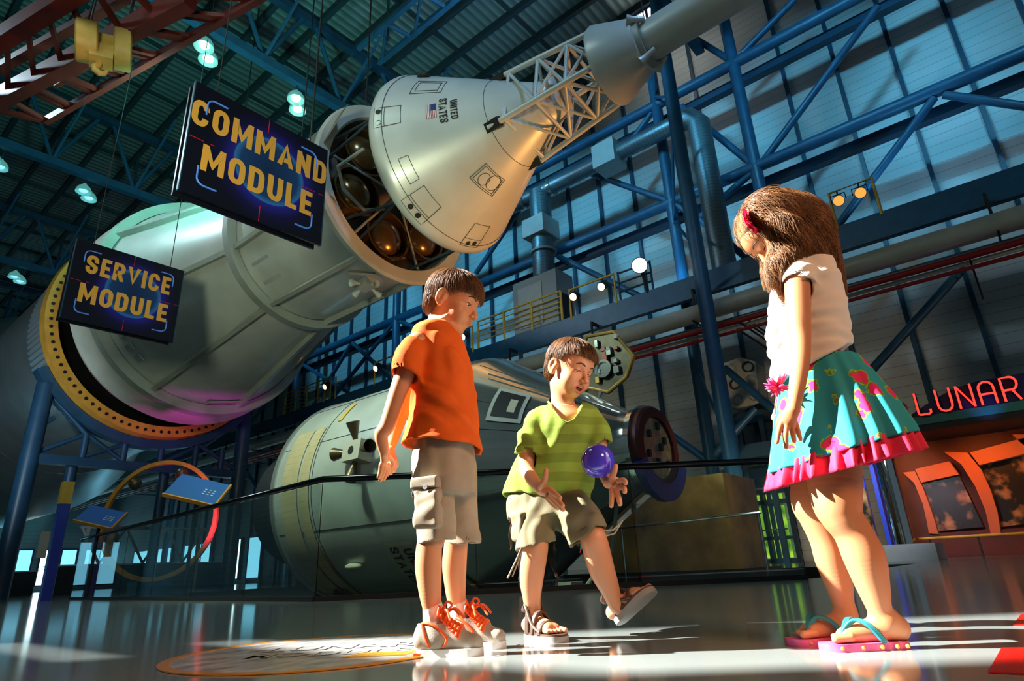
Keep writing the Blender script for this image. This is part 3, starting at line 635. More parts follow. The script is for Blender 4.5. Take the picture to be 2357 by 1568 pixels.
# raised frame rings and longerons
obj('frame_ring', ring(0, [(13.15, 1.95), (13.15, 2.16), (13.40, 2.16), (13.40, 1.95)], 96), 'flangeW', sm, 'y')
for a in (200, 245, 290, 335, 155, 110): obj('longeron', MB().beam(kp(9.75, 1.99, a), kp(13.2, 1.99, a), .10, .16, kp(0, 1, a) - kp(0, 0, a)), 'flangeW', sm)
obj('bay_panel', MB().add([kp(12.9, 1.94, 215), kp(12.9, 1.94, 232), kp(12.2, 1.94, 232), kp(12.2, 1.94, 215)], [(0, 1, 2, 3)]), 'greybox', sm)
# attitude thruster cluster
c = kp(10.33, 1.96, 265); nr = kp(0, 1, 265) - kp(0, 0, 265); tg = np.cross(AY, nr)
q = obj('thruster_cluster', MB().obox(c + nr * .08, AY, tg, nr, (.2, .14, .1)).add([c + AY * i * .5 + tg * j * .5 + nr * .012 for i, j in ((-1, 0), (0, -1), (1, 0), (0, 1))], [(0, 1, 2, 3)]), 'greybox', sm)
for d in (AY, -AY, tg, -tg): obj('thruster_nozzle', MB().lathe(c + nr * .14 + d * .16, d + nr * .35, [(0, .03), (.08, .035), (.24, .085), (.23, .075), (.08, .02)], 14), 'white', q, 'y')
# conical adapter (widens towards the stage)
def ar(y): return float(np.interp(y, [13.4, 18.5, 21.3], [1.98, 3.18, 3.42]))
ad_ = thing('adapter_section', 'widening grey green adapter cone between the service module and the ochre ring', 'spacecraft', (KX, 16, KZ))
obj('shell', ring(0, [(13.36, 1.9), (13.38, ar(13.38)), (18.6, ar(18.6)), (19.5, 3.28)], 96), 'white', ad_, 'y')
for a in (200, 245, 290, 335, 155, 110): obj('longeron', MB().beam(kp(13.4, 2.02, a), kp(18.4, 3.22, a), .12, .18, kp(0, 1, a) - kp(0, 0, a)), 'flangeW', ad_)
obj('frame_ring', ring(0, [(18.35, 3.15), (18.35, 3.42), (18.6, 3.46), (18.65, 3.2)], 96), 'flangeW', ad_, 'y')
obj('aft_skirt', ring(0, [(18.65, 3.2), (18.7, 3.42), (19.6, 3.52), (19.65, 3.52), (19.65, 3.40)], 96), 'cream', ad_, 'y')
obj('inner_band', ring(0, [(19.6, 3.35), (20.3, 3.30), (20.4, 3.2)], 96), 'silver', ad_, 'y')
for dd in (222, 229, 214): obj('vent_plate', MB().obox(kp(17.9, ar(17.9) + .02, dd), AY, np.cross(AY, kp(0, 1, dd) - kp(0, 0, dd)), kp(0, 1, dd) - kp(0, 0, dd), (.16, .1, .02)), 'greybox', ad_)
obj('vent_plate', MB().obox(kp(18.1, ar(18.1) + .03, 280), AY, np.cross(AY, kp(0, 1, 280) - kp(0, 0, 280)), kp(0, 1, 280) - kp(0, 0, 280), (.12, .5, .02)), 'greybox', ad_)
# third stage with ochre ring
sv = thing('rocket_stage', 'big silvery rocket stage with a drilled ochre ring, at the left edge', 'rocket stage', (KX, 26, KZ))
mb = ring(0, [(21.4, 3.28), (21.4, 3.62), (21.75, 3.66), (21.8, 3.5)], 120)
for a in range(0, 360, 4):
    mb.disc(kp(21.39, 3.46, a), -AY, .055, 8, 1)
obj('ochre_ring', mb, ['orange_ring', 'black'], sv, 'y')
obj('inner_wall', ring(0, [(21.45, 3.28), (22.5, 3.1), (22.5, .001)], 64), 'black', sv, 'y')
MT['corr'] = mat('corrugated_silver', (.45, .48, .48), .35, .6)
mb = MB(); na = 240; vs = []
for y in (21.8, 23.6):
    for k in range(na):
        r = 3.50 + (.045 if k % 2 else 0); vs.append(kp(y, r, 360 * k / na))
mb.add(vs, [(k, (k + 1) % na, (k + 1) % na + na, k + na) for k in range(na)]); obj('corrugated_band', mb, 'corr', sv)
obj('tank_shell', ring(0, [(23.6, 3.5), (30.6, 3.5), (30.8, 3.62), (31.1, 3.62), (31.1, 3.3)], 96), 'silver', sv, 'y')
obj('cable_fairing', MB().beam(kp(24.3, 3.55, 232), kp(27.5, 3.55, 232), .12, .08, kp(0, 1, 232) - kp(0, 0, 232)), 'steel_d', sv)
obj('aft_flare', ring(0, [(31.1, 3.6), (36.5, 4.9), (50, 4.9)], 96), 'silver', sv, 'y')
# hanging cables
for y in (10.2, 12.6): obj('cable', MB().tube([(KX - .5, y, KZ + 1.9), (KX - .5, y, RZ)], .02, 6), 'rubber', sm)
for y in (14, 18): obj('cable', MB().tube([(KX, y, KZ + 2), (KX, y, RZ)], .02, 6), 'rubber', ad_)
# cradle carrying the stage
cr = thing('stage_cradle', 'dark blue steel cradle carrying the rocket stage at left', 'support frame', (7, 21.7, 0))
yb = 21.9
def cb(name, a, b, r=.11): obj(name, MB().tube([(a[0], yb, a[1]), (b[0], yb, b[1])], r, 10), 'steel_d', cr, 'y')
obj('main_post', MB().tube([(4.62, yb, 0), (4.62, yb, 5.95)], .24, 16), 'steel_d', cr, 'y')
obj('main_post', MB().tube([(10.8, yb, 0), (10.8, yb, 5.95)], .24, 16), 'steel_d', cr, 'y')
for x in (5.9, 7.0, 8.1, 9.2, 10.1): cb('post', (x, 3.78), (x, 4.62), .1)
for x in (5.9, 8.6): obj('main_post', MB().tube([(x, yb + .8, 0), (x, yb + .8, 3.78)], .16, 12), 'steel_d', cr, 'y')
obj('cross_beam', MB().box((4.4, yb - .15, 3.62), (11.1, yb + .15, 3.88)), 'steel_d', cr)
for a, b in (((4.65, 5.8), (5.9, 4.6)), ((4.7, 3.9), (5.9, 4.6)), ((5.9, 3.9), (7.6, 4.7)), ((10.7, 5.8), (9.4, 4.6)), ((10.7, 3.9), (9.2, 4.7)), ((7.0, 3.9), (5.9, 4.6)), ((8.1, 3.9), (9.2, 4.6))): cb('diagonal', a, b, .07)
obj('saddle', MB().lathe((KX, yb - .2, KZ), AY, [(0, 3.68), (0, 3.95), (.5, 3.95), (.5, 3.68)], 60, 0, math.radians(30), math.radians(150), ref=(1, 0, 0)), 'steel_d', cr, 'y')
# ================================================================ GROUND EXHIBITS
# ---- silver capsule with its service cylinder, lying on its side in the recess
GX, GZ = 7.96, 1.71
def gr(y): return float(np.interp(y, [4.05, 4.4, 6.55, 6.75, 11], [.58, .62, 1.90, 1.955, 1.955]))
def gp(y, r, deg): a = math.radians(deg); return np.array([GX + r * math.cos(a), y, GZ + r * math.sin(a)])
def gring(prof, n=96, a0=0., a1=2 * PI, c=None): return MB().lathe((GX, 0, GZ), AY, prof, n, 0, a0, a1, ref=(1, 0, 0))
def gpatch(y0, y1, d0, d1, off=.006, n=10, ny=2):
    vs = [gp(y0 + (y1 - y0) * j / ny, gr(y0 + (y1 - y0) * j / ny) + off, d0 + (d1 - d0) * i / n) for j in range(ny + 1) for i in range(n + 1)]
    return MB().add(vs, [(j * (n + 1) + i, j * (n + 1) + i + 1, (j + 1) * (n + 1) + i + 1, (j + 1) * (n + 1) + i) for j in range(ny) for i in range(n)])
MT['gwhite'] = mat('cylinder_paint', (.50, .52, .50), .30, .15, .14, 1.5, .1, 8, coat=.2)
MT['radiator'] = stripes(mat('radiator_tan', (.52, .42, .25), .5, 0, .1, 3), 2, .12, .8, .1, .3)
cs = thing('capsule_cylinder', 'big pale service cylinder behind the glass, tan band at its left end', 'spacecraft', (GX, 8.7, -.25))
obj('hull', gring([(10.55, .001), (10.55, 1.80), (10.8, 1.90), (10.81, 1.955), (10.70, 1.965), (6.78, 1.955), (6.76, 1.90)]), 'gwhite', cs, 'y')
obj('end_rim', gring([(10.86, 1.86), (10.86, 1.99), (10.74, 1.99), (10.74, 1.86)]), 'silver', cs, 'y')
obj('radiator_band', gpatch(10.50, 9.98, 148, 262, .022, n=30), 'radiator', cs, 'y'); obj('radiator_band', gpatch(9.90, 9.62, 148, 262, .022, n=30), 'radiator', cs, 'y')
for d in (126, 158, 203): obj('seam', MB().tube([gp(10.7, 1.968, d), gp(6.8, 1.962, d)], .006, 5), 'line', cs)
obj('seam', MB().tube([gp(6.95, 1.96, a) for a in range(60, 300, 5)], .014, 5), 'line', cs); obj('seam', MB().tube([gp(9.55, 1.967, a) for a in range(60, 300, 5)], .006, 5), 'line', cs)
obj('vent_slot', gpatch(9.36, 9.24, 132, 146, .022), 'yellow', cs)
c = gp(8.14, 1.97, 171); nr = gp(0, 1, 171) - gp(0, 0, 171); tg = np.cross(AY, nr)
q = obj('thruster_cluster', MB().obox(c + nr * .12, AY, tg, nr, (.22, .16, .13)), 'beige', cs)
MT['nozz'] = mat('nozzle_metal', (.12, .085, .045), .35, .6)
for d, s_ in ((AY, 1), (-AY, 1), (UP, 1), (-UP, 1)):
    obj('thruster_nozzle', MB().lathe(c + nr * .16 + d * .15, d + nr * .25, [(0, .04), (.08, .045), (.32, .11), (.33, .10), (.1, .03)], 18), 'nozz', q, 'y')
obj('thruster_port', MB().disc(c + nr * .255 - AY * .0, nr, .07, 20), 'black', q)
obj('antenna_fin', MB().sphere(gp(8.94, 2.0, 223), .2, 18, 10, 0, (.5, 1, .3)), 'cream', cs, 'all')
obj('name_plate', gpatch(7.95, 7.28, 212, 234, .018), 'cream', cs)
def gwrap(V, y_c, d_c, sc, off=.026):
    return [gp(y_c - b * sc, 1.955 + off + e3 * .3, d_c + math.degrees(a * sc / 1.955)) for a, b, e3 in V]
for w_, y_ in (('UNITED', 7.45), ('STATES', 7.75)):
    V, Fc = subdiv(*block_text(w_, .17)); obj('lettering', MB().add(gwrap(V, y_, 226, .20), Fc), 'black', cs)
obj('engine_bell', gring([(10.9, .35), (11.3, .45), (11.9, .85), (12.8, 1.28), (12.8, 1.2), (11.9, .8), (11.0, .3)], 64), 'rubber', cs, 'y')
obj('saddle', MB().lathe((GX, 7.6, GZ), AY, [(0, 1.97), (0, 2.08), (.3, 2.08), (.3, 1.97)], 40, 0, math.radians(60), math.radians(120), ref=(1, 0, 0)), 'rubber', cs, 'y')
obj('saddle', MB().lathe((GX, 9.8, GZ), AY, [(0, 1.97), (0, 2.08), (.3, 2.08), (.3, 1.97)], 40, 0, math.radians(60), math.radians(120), ref=(1, 0, 0)), 'rubber', cs, 'y')
cc = thing('silver_capsule', 'polished silver conical capsule with a round docking window at its nose, behind the glass', 'spacecraft', (GX, 5.3, -.25))
obj('cone', gring([(6.77, .001), (6.76, 1.88), (6.70, 1.95), (6.60, 1.93), (6.5, 1.87), (4.42, .63), (4.30, .58), (4.12, .56)], 96), 'chrome', cc, 'all')
obj('nose_ring', gring([(4.16, .50), (4.16, .59), (4.02, .60), (3.98, .57), (3.98, .44), (4.06, .42)], 64), mat('nose_ring_maroon', (.10, .025, .025), .35, .3), cc, 'y')
obj('nose_rim', gring([(4.20, .585), (4.20, .635), (4.12, .635), (4.12, .585)], 64), 'chrome', cc, 'y')
obj('lower_cover', MB().lathe((GX, 3.94, GZ), AY, [(0, .50), (0, .74), (.10, .74), (.10, .50)], 32, 0, math.radians(20), math.radians(160), ref=(1, 0, 0)), mat('cover_blue', (.02, .05, .35), .35), cc, 'y')
obj('docking_window', gring([(4.02, .44), (4.03, .001)], 48), mat('docking_plate', (.42, .38, .24), .3, .3, .4, 9), cc, 'y')
for a, r in ((30, .25), (80, .32), (140, .28), (200, .3), (260, .2), (320, .33), (10, .1)): obj('fitting', MB().obox(gp(4.0, r, a), AY, (1, 0, 0), UP, (.02, .03, .05)), 'line', cc)
obj('window_frame', gpatch(5.94, 5.49, 135, 160, .018), 'greybox', cc); obj('window_pane', gpatch(5.89, 5.54, 138, 157, .024), 'black', cc); obj('seat_back', gpatch(5.70, 5.60, 143, 153, .028), 'beige', cc)
obj('window_pane', gpatch(5.25, 4.95, 128, 140, .02), 'black', cc)
for yy, dd in ((6.45, 146), (6.3, 150)): obj('thruster_port', MB().disc(gp(yy, gr(yy) + .01, dd), (gp(yy, 1, dd) - gp(yy, 0, dd)) - AY * .6, .055, 16), 'black', cc)
for d in (120, 148, 165, 190): obj('seam', MB().tube([gp(6.5, gr(6.5) + .002, d), gp(4.5, gr(4.5) + .002, d)], .006, 5), 'line', cc)
obj('handrail', MB().tube([gp(6.2, gr(6.2) + .05, 128), gp(4.9, gr(4.9) + .05, 128)], .015, 8), 'chrome', cc)
obj('tie_down', MB().tube([gp(4.6, .8, 250), gp(4.8, 1.35, 262), (GX - .5, 5.1, -.1)], .03, 8), 'beige', cc)
# open hatch
def Hp(px, py, x=8.9): return onX(px, py, x)
hh = thing('open_hatch', 'open hatch plate full of fittings with a gold edge, right of the crouching boy', 'hatch', (8.9, 5.2, 2.9))
pl = [Hp(*q) for q in ((1350, 775), (1412, 764), (1458, 820), (1441, 868), (1400, 903), (1352, 892), (1335, 830))]
obj('plate', MB().prism(pl, (.08, 0, 0)), mat('hatch_plate', (.045, .038, .030), .35, .7, .3, 6), hh)
obj('gold_edge', MB().tube(pl + [pl[0]], .035, 8), 'gold', hh, 'y')
hcx = sum(pl) / len(pl)
obj('hatch_wheel', MB().lathe(hcx + (-.03, 0, -.12), (1, 0, 0), [(0, .001), (0, .16), (-.05, .16), (-.05, .12), (-.02, .1), (-.02, .001)], 24), 'chrome', hh, 'y')
rr = np.random.default_rng(3)
for i in range(14):
    p = hcx + np.array([-.04, rr.uniform(-.3, .3), rr.uniform(-.38, .42)]); obj('fitting', MB().obox(p, (1, 0, 0), (0, 1, 0), (0, 0, 1), (.03, rr.uniform(.02, .06), rr.uniform(.02, .09))), ('chrome', 'greybox', 'gold', 'red_pipe')[i % 4], hh)
obj('hinge_arm', MB().tube([hcx + (.05, .1, -.4), (8.6, 5.6, 2.4)], .04, 8), 'chrome', hh)
# gold foil block
gb = thing('gold_foil_block', 'large gold foil covered block standing in the recess under the capsule nose', 'exhibit base', (11, 5, -.42))
MT['foilbase'] = mat('foil_base_black', (.01, .01, .012), .4)
obj('body', MB().prism([(10.0, 6.35, 0.05), (10.0, 6.35, .62), (10.0, 4.9, 1.52), (10.0, 3.95, 1.52), (10.0, 3.95, .05)], (1.4, 0, 0)), 'gold', gb)
obj('plinth', MB().box((9.9, 3.8, -.42), (11.6, 7.2, .05)), 'foilbase', gb)
t = thing('inner_rail', 'thin chrome rail in front of the gold foil block', 'railing', (9.0, 4.3, -.42))
obj('rail', MB().tube([(9.0, 5.4, .74), (9.0, 3.1, .79)], .02, 8), 'chrome', t)
for y in (5.35, 3.15): obj('post', MB().tube([(9.0, y, -.42), (9.0, y, .78)], .014, 8), 'chrome', t)
# beige display stand bits under the cylinder
t = thing('stone_block', 'small pale two step block on the recess floor between the boys', 'block', (6.9, 4.9, -.42))
obj('step', MB().box((6.7, 4.72, -.42), (7.0, 5.05, -.12)), 'beige', t); obj('step', MB().box((6.72, 4.78, -.12), (6.98, 4.98, .02)), 'beige', t)

# ---- glass barrier
PB = [np.array([4.37, 15.2, 0]), np.array([3.60, 5.53, 0]), np.array([6.43, 1.90, 0])]
t = thing('glass_barrier', 'glass barrier with a dark polished handrail in front of the capsule', 'barrier', PB[1])
for (a, b), npan in (((PB[0], PB[1]), 6), ((PB[1], PB[2]), 3)):
    d = (b - a) / np.linalg.norm(b - a); L_ = np.linalg.norm(b - a); nrm = np.cross(d, UP)
    for i in range(npan):
        p, q = a + d * (L_ * i / npan + .012), a + d * (L_ * (i + 1) / npan - .012); m_ = (p + q) / 2
        g_ = obj('glass_panel', MB().obox(m_ + UP * .56, d, nrm, UP, (np.linalg.norm(q - p) / 2, .006, .54)), 'glass', t)
    obj('base_shoe', MB().beam(a + UP * .02, b + UP * .02, .06, .05), 'rubber', t)
    for i in range(npan + 1):
        p = a + d * L_ * i / npan; obj('joint', MB().tube([p + UP * .04, p + UP * 1.10], .004, 6), 'rubber', t)
obj('handrail', MB().tube([PB[0] + UP * 1.14, PB[1] + UP * 1.14, PB[2] + UP * 1.10], .032, 14), 'rail', t, 'y')

# ---- far glass fronts (daylight), doors
MT['day_cyan'] = mat('daylight_pane_blue', (.1, .3, .4), .3, emit=(.20, .62, .85), estr=1.6)
MT['day_white'] = mat('daylight_pane_white', (.6, .8, .8), .3, emit=(.65, .95, 1.0), estr=4)
gm = mat('daylight_foliage_pane', (.2, .4, .05), .25); gn = gm.node_tree; b = gn.nodes['Principled BSDF']; tc = N(gm, 'ShaderNodeTexCoord'); no = N(gm, 'ShaderNodeTexNoise'); no.inputs['Scale'].default_value = 2.6; no.inputs['Detail'].default_value = 6
Lk(gm, tc.outputs['Object'], no.inputs['Vector']); rp = N(gm, 'ShaderNodeValToRGB'); Lk(gm, no.outputs[0], rp.inputs[0]); e = rp.color_ramp.elements
e[0].position = .35; e[0].color = (.02, .10, .015, 1); e[1].position = .68; e[1].color = (.75, .95, .10, 1); q = e.new(.52); q.color = (.20, .50, .03, 1)
Lk(gm, rp.outputs[0], b.inputs['Emission Color']); b.inputs['Emission Strength'].default_value = .9; MT['day_green'] = gm
mb = MB(); ya, yb_ = 6.02, 7.42
dr = struct('door_1', MB().box((19.8, ya - .1, 0), (19.98, ya, 2.1)).box((19.8, yb_, 0), (19.98, yb_ + .1, 2.1)).box((19.8, ya, 2.0), (19.98, yb_, 2.1)).box((19.8, ya, 1.68), (19.98, yb_, 1.80)).box((19.8, 6.66, 0), (19.98, 6.78, 2.0)).box((19.8, ya, 0), (19.98, yb_, .12)).box((19.8, ya, .66), (19.98, yb_, .74)), 'steel_d')
for y0, y1 in ((ya + .12, 6.62), (6.82, yb_ - .12)):
    for z0, z1 in ((.14, .64), (.76, 1.62), (1.82, 1.98)): obj('pane', MB().box((19.9, y0, z0), (19.93, y1, z1)), 'day_green', dr)
obj('push_bar', MB().box((19.76, ya + .1, .92), (19.8, yb_ - .1, .96)), 'chrome', dr)
struct('trim_1', MB().box((19.6, 5.2, 2.2), (19.98, 8.4, 2.75)), 'steel_d')
# glass front at the far end of the hall and along the far left
for i, (x0, x1, z0, z1, m_) in enumerate(((-4, 1, .4, 3.6, 'day_cyan'), (2.5, 6, .4, 3.4, 'day_cyan'), (7.2, 9.4, .4, 3.0, 'day_cyan'), (12.0, 14.6, .5, 3.1, 'day_cyan'), (15.2, 16.0, .5, 3.1, 'day_white'), (16.6, 17.6, .5, 3.1, 'day_cyan'), (18.2, 19.6, .4, 3.1, 'day_cyan'))):
    wn = struct('window_%d' % (i + 1), MB().box((x0 - .1, 61.8, z0 - .1), (x1 + .1, 61.98, z0)).box((x0 - .1, 61.8, z1), (x1 + .1, 61.98, z1 + .1)).box((x0 - .1, 61.8, z0), (x0, 61.98, z1)).box((x1, 61.8, z0), (x1 + .1, 61.98, z1)), 'steel_d')
    obj('pane', MB().box((x0, 61.88, z0), (x1, 61.92, z1)), m_, wn)
# side windows low on the long wall, far along it
for i, (y0, y1, z0, z1, m_) in enumerate(((36.5, 38.2, .3, 2.6, 'day_cyan'), (39.0, 41.0, .3, 2.6, 'day_white'), (43, 47, .3, 2.6, 'day_cyan'), (27.6, 28.4, .2, 2.2, 'day_white'), (29.2, 30.4, .4, 2.2, 'day_cyan'), (49, 56, .4, 2.6, 'day_cyan'))):
    wn = struct('window_%d' % (i + 8), MB().box((19.8, y0 - .1, z0 - .1), (19.99, y1 + .1, z0)).box((19.8, y0 - .1, z1), (19.99, y1 + .1, z1 + .1)).box((19.8, y0 - .1, z0), (19.99, y0, z1)).box((19.8, y1, z0), (19.99, y1 + .1, z1)), 'steel_d')
    obj('pane', MB().box((19.88, y0, z0), (19.93, y1, z1)), m_, wn)
wn = struct('window_14', MB().box((17.3, 6.2, 18.2), (17.35, 7.7, 18.3)).box((17.3, 6.2, 19.9), (17.35, 7.7, 20)).box((17.3, 6.9, 18.2), (17.35, 7.0, 19.9)), 'steel_d'); obj('pane', MB().box((17.4, 6.2, 18.2), (17.43, 7.7, 20.0)), 'white_glow', wn)

# ---- LUNAR entrance on the right
LX = 16.5
lc = thing('entrance_canopy', 'dark curved canopy with a teal edge over the orange entrance, at right', 'canopy', (17.5, -2, 0))
obj('edge_band', MB().box((LX, -8.8, 2.84), (LX + .2, 2.18, 3.03)), mat('canopy_teal', (.03, .22, .20), .4), lc)
V_ = [(LX + .02, 2.05, 3.03)] + [(LX + .02, 2.05 - 1.6 * i / 10, 3.03 + .56 * math.sin(PI / 2 * i / 10)) for i in range(1, 11)] + [(LX + .02, -8.8, 3.62), (LX + .02, -8.8, 3.03)]
obj('sign_board', MB().prism(V_, (.14, 0, 0)), mat('board_navy', (.012, .02, .12), .5), lc)
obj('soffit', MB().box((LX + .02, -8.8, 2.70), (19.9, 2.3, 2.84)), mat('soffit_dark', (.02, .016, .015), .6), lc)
t = thing('end_block', 'small crimson block at the left end of the canopy, half behind the skirt', 'block', (16.5, 2.3, 3.03))
obj('block', MB().box((16.3, 1.98, 3.03), (16.7, 2.45, 3.36)), mat('crimson', (.45, .01, .04), .5), t)
MT['neon'] = mat('neon_red', (1, .05, .04), .4, emit=(1, .055, .035), estr=1.5)
t = thing('neon_sign', 'red neon letters reading LUNAR standing on the canopy edge', 'sign', (LX - .1, .8, 3.03))
def letter(strokes, y, z=3.04, w_=.26, h=.50):
    mb = MB(); mbk = MB()
    for st_ in strokes:
        pts = [(LX - .10, y - u * w_, z + v * h) for u, v in st_]; mb.tube(pts, .022, 8); mbk.tube([(LX - .04, p[1], p[2]) for p in pts], .038, 8)
    o = obj('letter', mb, 'neon', t, 'y'); obj('letter_case', mbk, 'black', o)
arc = lambda cx_, cy_, r, a, b, n=8, ry=None: [(cx_ + r * math.cos(math.radians(a + (b - a) * i / n)), cy_ + (ry or r * .55) * math.sin(math.radians(a + (b - a) * i / n))) for i in range(n + 1)]
letter([[(0, 1), (0, .12)] + [(.03, .03), (.12, 0), (.75, 0), (.9, .04), (.92, .2)]], 1.76)
letter([[(0, 1), (0, .25)] + arc(.5, .28, .5, 180, 360) + [(1, 1)]], 1.36)
letter([[(0, 0), (0, 1), (1, 0), (1, 1)]], .97)
letter([[(0, 0), (0, .7)] + arc(.5, .7, .5, 180, 0) + [(1, 0)], [(0, .45), (1, .45)]], .58)
letter([[(0, 0), (0, 1), (.6, 1)] + arc(.6, .73, .4, 90, -90, 8, .27) + [(0, .46)], [(.6, .46), (1, 0)]], .18)
# niche wall with ribs
NX = 18.0; Np = lambda px, py, x=NX: onX(px, py, x)
MT['niche_wall'] = mat('niche_wall_rust', (.10, .018, .008), .55, 0, .3, 1.5); MT['rib'] = mat('rib_orange', (.62, .17, .06), .55)
nw = thing('niche_wall', 'rust coloured entrance wall with curved orange ribs and picture panels, far right', 'display wall', (NX, -2, 0))
obj('backing', MB().box((NX + .35, -8.8, 0), (NX + .6, 3.2, 2.72)), 'niche_wall', nw); obj('kick_panel', MB().box((NX + .1, -8.8, 0), (NX + .36, 3.0, .55)), 'niche_wall', nw)
def rib(L_, R_): pl_ = [Np(*q) for q in L_] + [Np(*q) for q in R_[::-1]]; obj('rib', MB().prism(pl_, (.4, 0, 0)), 'rib', nw); 
rib(((2172, 1040), (2212, 1068), (2245, 1120), (2268, 1175), (2280, 1228)), ((2226, 1042), (2258, 1080), (2281, 1130), (2296, 1180), (2304, 1230)))
rib(((2078, 1088), (2104, 1112), (2124, 1160), (2133, 1200), (2138, 1228)), ((2106, 1085), (2124, 1122), (2140, 1165), (2152, 1200), (2160, 1230)))
rib(((2330, 1000), (2372, 1040), (2410, 1110), (2440, 1230)), ((2385, 1000), (2425, 1050), (2460, 1120), (2480, 1230)))
obj('valance', MB().prism([Np(2106, 1080), Np(2185, 1062), Np(2207, 1092), Np(2120, 1111)], (.3, 0, 0)), 'rib', nw)
obj('valance', MB().prism([Np(2232, 1042), Np(2375, 1003), Np(2390, 1038), Np(2254, 1071)], (.3, 0, 0)), 'rib', nw)
pm = mat('picture_print', (.1, .05, .02), .4, 0, .95, 3.2)
pm.node_tree.nodes['Color Ramp'].color_ramp.elements[0].color = (.008, .004, .002, 1); pm.node_tree.nodes['Color Ramp'].color_ramp.elements[1].color = (.55, .30, .12, 1); pm.node_tree.nodes['Color Ramp'].color_ramp.elements[0].position = .5
obj('picture_panel', MB().prism([Np(2118, 1112, NX + .2), Np(2207, 1094, NX + .2), Np(2264, 1213, NX + .2), Np(2160, 1223, NX + .2)], (.05, 0, 0)), pm, nw)
obj('picture_panel', MB().prism([Np(2255, 1070, NX + .2), Np(2400, 1036, NX + .2), Np(2400, 1200, NX + .2), Np(2300, 1214, NX + .2)], (.05, 0, 0)), pm, nw)
t = thing('foot_rail', 'brass coloured low rail in front of the orange entrance wall', 'railing', (17.2, -2, 0))
obj('rail', MB().tube([(17.2, 2.5, .43), (17.2, -8, .43)], .028, 8), 'yellow', t)
for y in np.arange(2.3, -8, -.9): obj('post', MB().tube([(17.2, y, 0), (17.2, y, .43)], .02, 6), 'rubber', t)
for y in (2.6, 1.0, -1.0, -3.2): light('niche_light', 'SPOT', (16.75, y, 2.66), (18.2, y - .3, .9), 95, (1, .26, .04), .06, 120, .8)
light('canopy_light', 'SPOT', (16.2, .5, 2.6), (16.6, .6, 3.6), 8, (.2, .3, 1), .05, 100, .8)
# pillar group
t = thing('entrance_pillar', 'chrome and royal blue pillar on a grey slab, right of the girl', 'pillar', (15.6, 2.6, 0))
obj('plinth', MB().box((15.1, 1.95, 0), (16.3, 2.98, .32)), 'greybox', t)
MT['royal'] = mat('royal_blue_panel', (.03, .06, .48), .35)
obj('chrome_shaft', MB().tube([(15.5, 2.52, .32), (15.5, 2.52, 2.84)], .20, 28), mat('mirror_chrome', (.75, .75, .75), .04, 1), t, 'y')
obj('blue_panel', MB().box((15.5, 2.76, .32), (15.9, 2.84, 2.84)).box((15.5, 3.0, .32), (15.6, 3.4, 2.84)), 'royal', t)
obj('photo_panel', MB().box((15.4, 3.0, .35), (15.5, 3.35, 1.5)), pm, t)
# ---- boxy thruster exhibit on posts at the wall
t = thing('nozzle_box', 'beige box with six round recesses on dark posts, left of the girl', 'exhibit', (18.9, 6.4, 0))
obj('housing', MB().prism([onX(1663, 838, 18.8), onX(1702, 822, 18.8), onX(1738, 833, 18.8), onX(1748, 926, 18.8), onX(1712, 945, 18.8), onX(1680, 936, 18.8)], (.8, 0, 0)), 'beige', t)
for q in ((1684, 852), (1722, 845), (1693, 885), (1731, 878), (1701, 920), (1738, 912)):
    p = onX(*q, 18.8); obj('recess', MB().lathe(p, (-1, 0, 0), [(.0, .17), (.05, .18), (.06, .15), (-.03, .11), (-.03, .001)], 20), ('greybox', 'nozz')[(q[1] // 3) % 2], t, 'y')
obj('shelf', MB().box((18.5, 5.8, 4.15), (19.8, 7.0, 4.3)), 'steel_d', t); obj('post', MB().box((19.0, 6.7, 0), (19.15, 6.85, 4.15)), 'steel_d', t); obj('post', MB().box((19.0, 6.0, 0), (19.15, 6.15, 4.15)), 'steel_d', t)
one('wall_platform', MB().box((18.2, 4.6, 2.9), (19.9, 7.6, 3.3)), 'steel_d', 'dark blue platform edge below the beige nozzle box', 'platform')
# ---- left side displays
def kiosk(c, label, s=1.0):
    t = thing('reader_board', label, 'information board', (c[0], c[1], 0)); c = np.array(c, float); d = RT; n_ = np.array([-.3, -.75, .9]); n_ /= np.linalg.norm(n_); u = np.cross(n_, d); u /= np.linalg.norm(u); d2 = np.cross(u, n_)
    obj('board', MB().obox(c, d2, u, n_, (.40 * s, .30 * s, .015)), 'royalb', t); obj('edge', MB().obox(c + d2 * .41 * s, d2, u, n_, (.012, .31 * s, .03)).obox(c - u * .31 * s, d2, u, n_, (.41 * s, .012, .03)), 'orange_ring', t)
    mb = MB()
    for i in range(3):
        for j in range(3): mb.obox(c + d2 * (.12 + .07 * i) * s + u * (-.08 + .06 * j) * s + n_ * .018, d2, u, n_, (.018, .010, .002))
    obj('symbol', mb, 'white', t); obj('stand', MB().tube([(c[0], c[1], 0), (c[0], c[1], c[2] - .05)], .03, 8), 'rubber', t)
MT['royalb'] = mat('board_blue', (.025, .12, .42), .4)
kiosk(dep(455, 1128, 10.2), 'larger blue sloping information board on the barrier rail at left'); kiosk(dep(232, 1190, 12.2), 'smaller blue sloping information board farther along the rail at left', .85)
ca = np.array([6.6, 17.3, 1.75]); t = thing('ochre_hoop', 'tall ochre hoop standing on the floor at left behind the blue boards', 'exhibit', (6.6, 17.3, 0))
obj('hoop', MB().lathe(ca, FH, [(-.05, 1.38), (-.05, 1.48), (.05, 1.48), (.05, 1.38)], 60, closed=True), 'orange_ring', t, 'y'); obj('foot', MB().box((6.2, 17.0, 0), (7.0, 17.6, .28)), 'steel_d', t)
for a in (70, 130, 200): obj('fitting', MB().sphere(ca + (RT * math.cos(math.radians(a)) + UP * math.sin(math.radians(a))) * 1.2, .16, 12, 8), 'nozz', t, 'all')
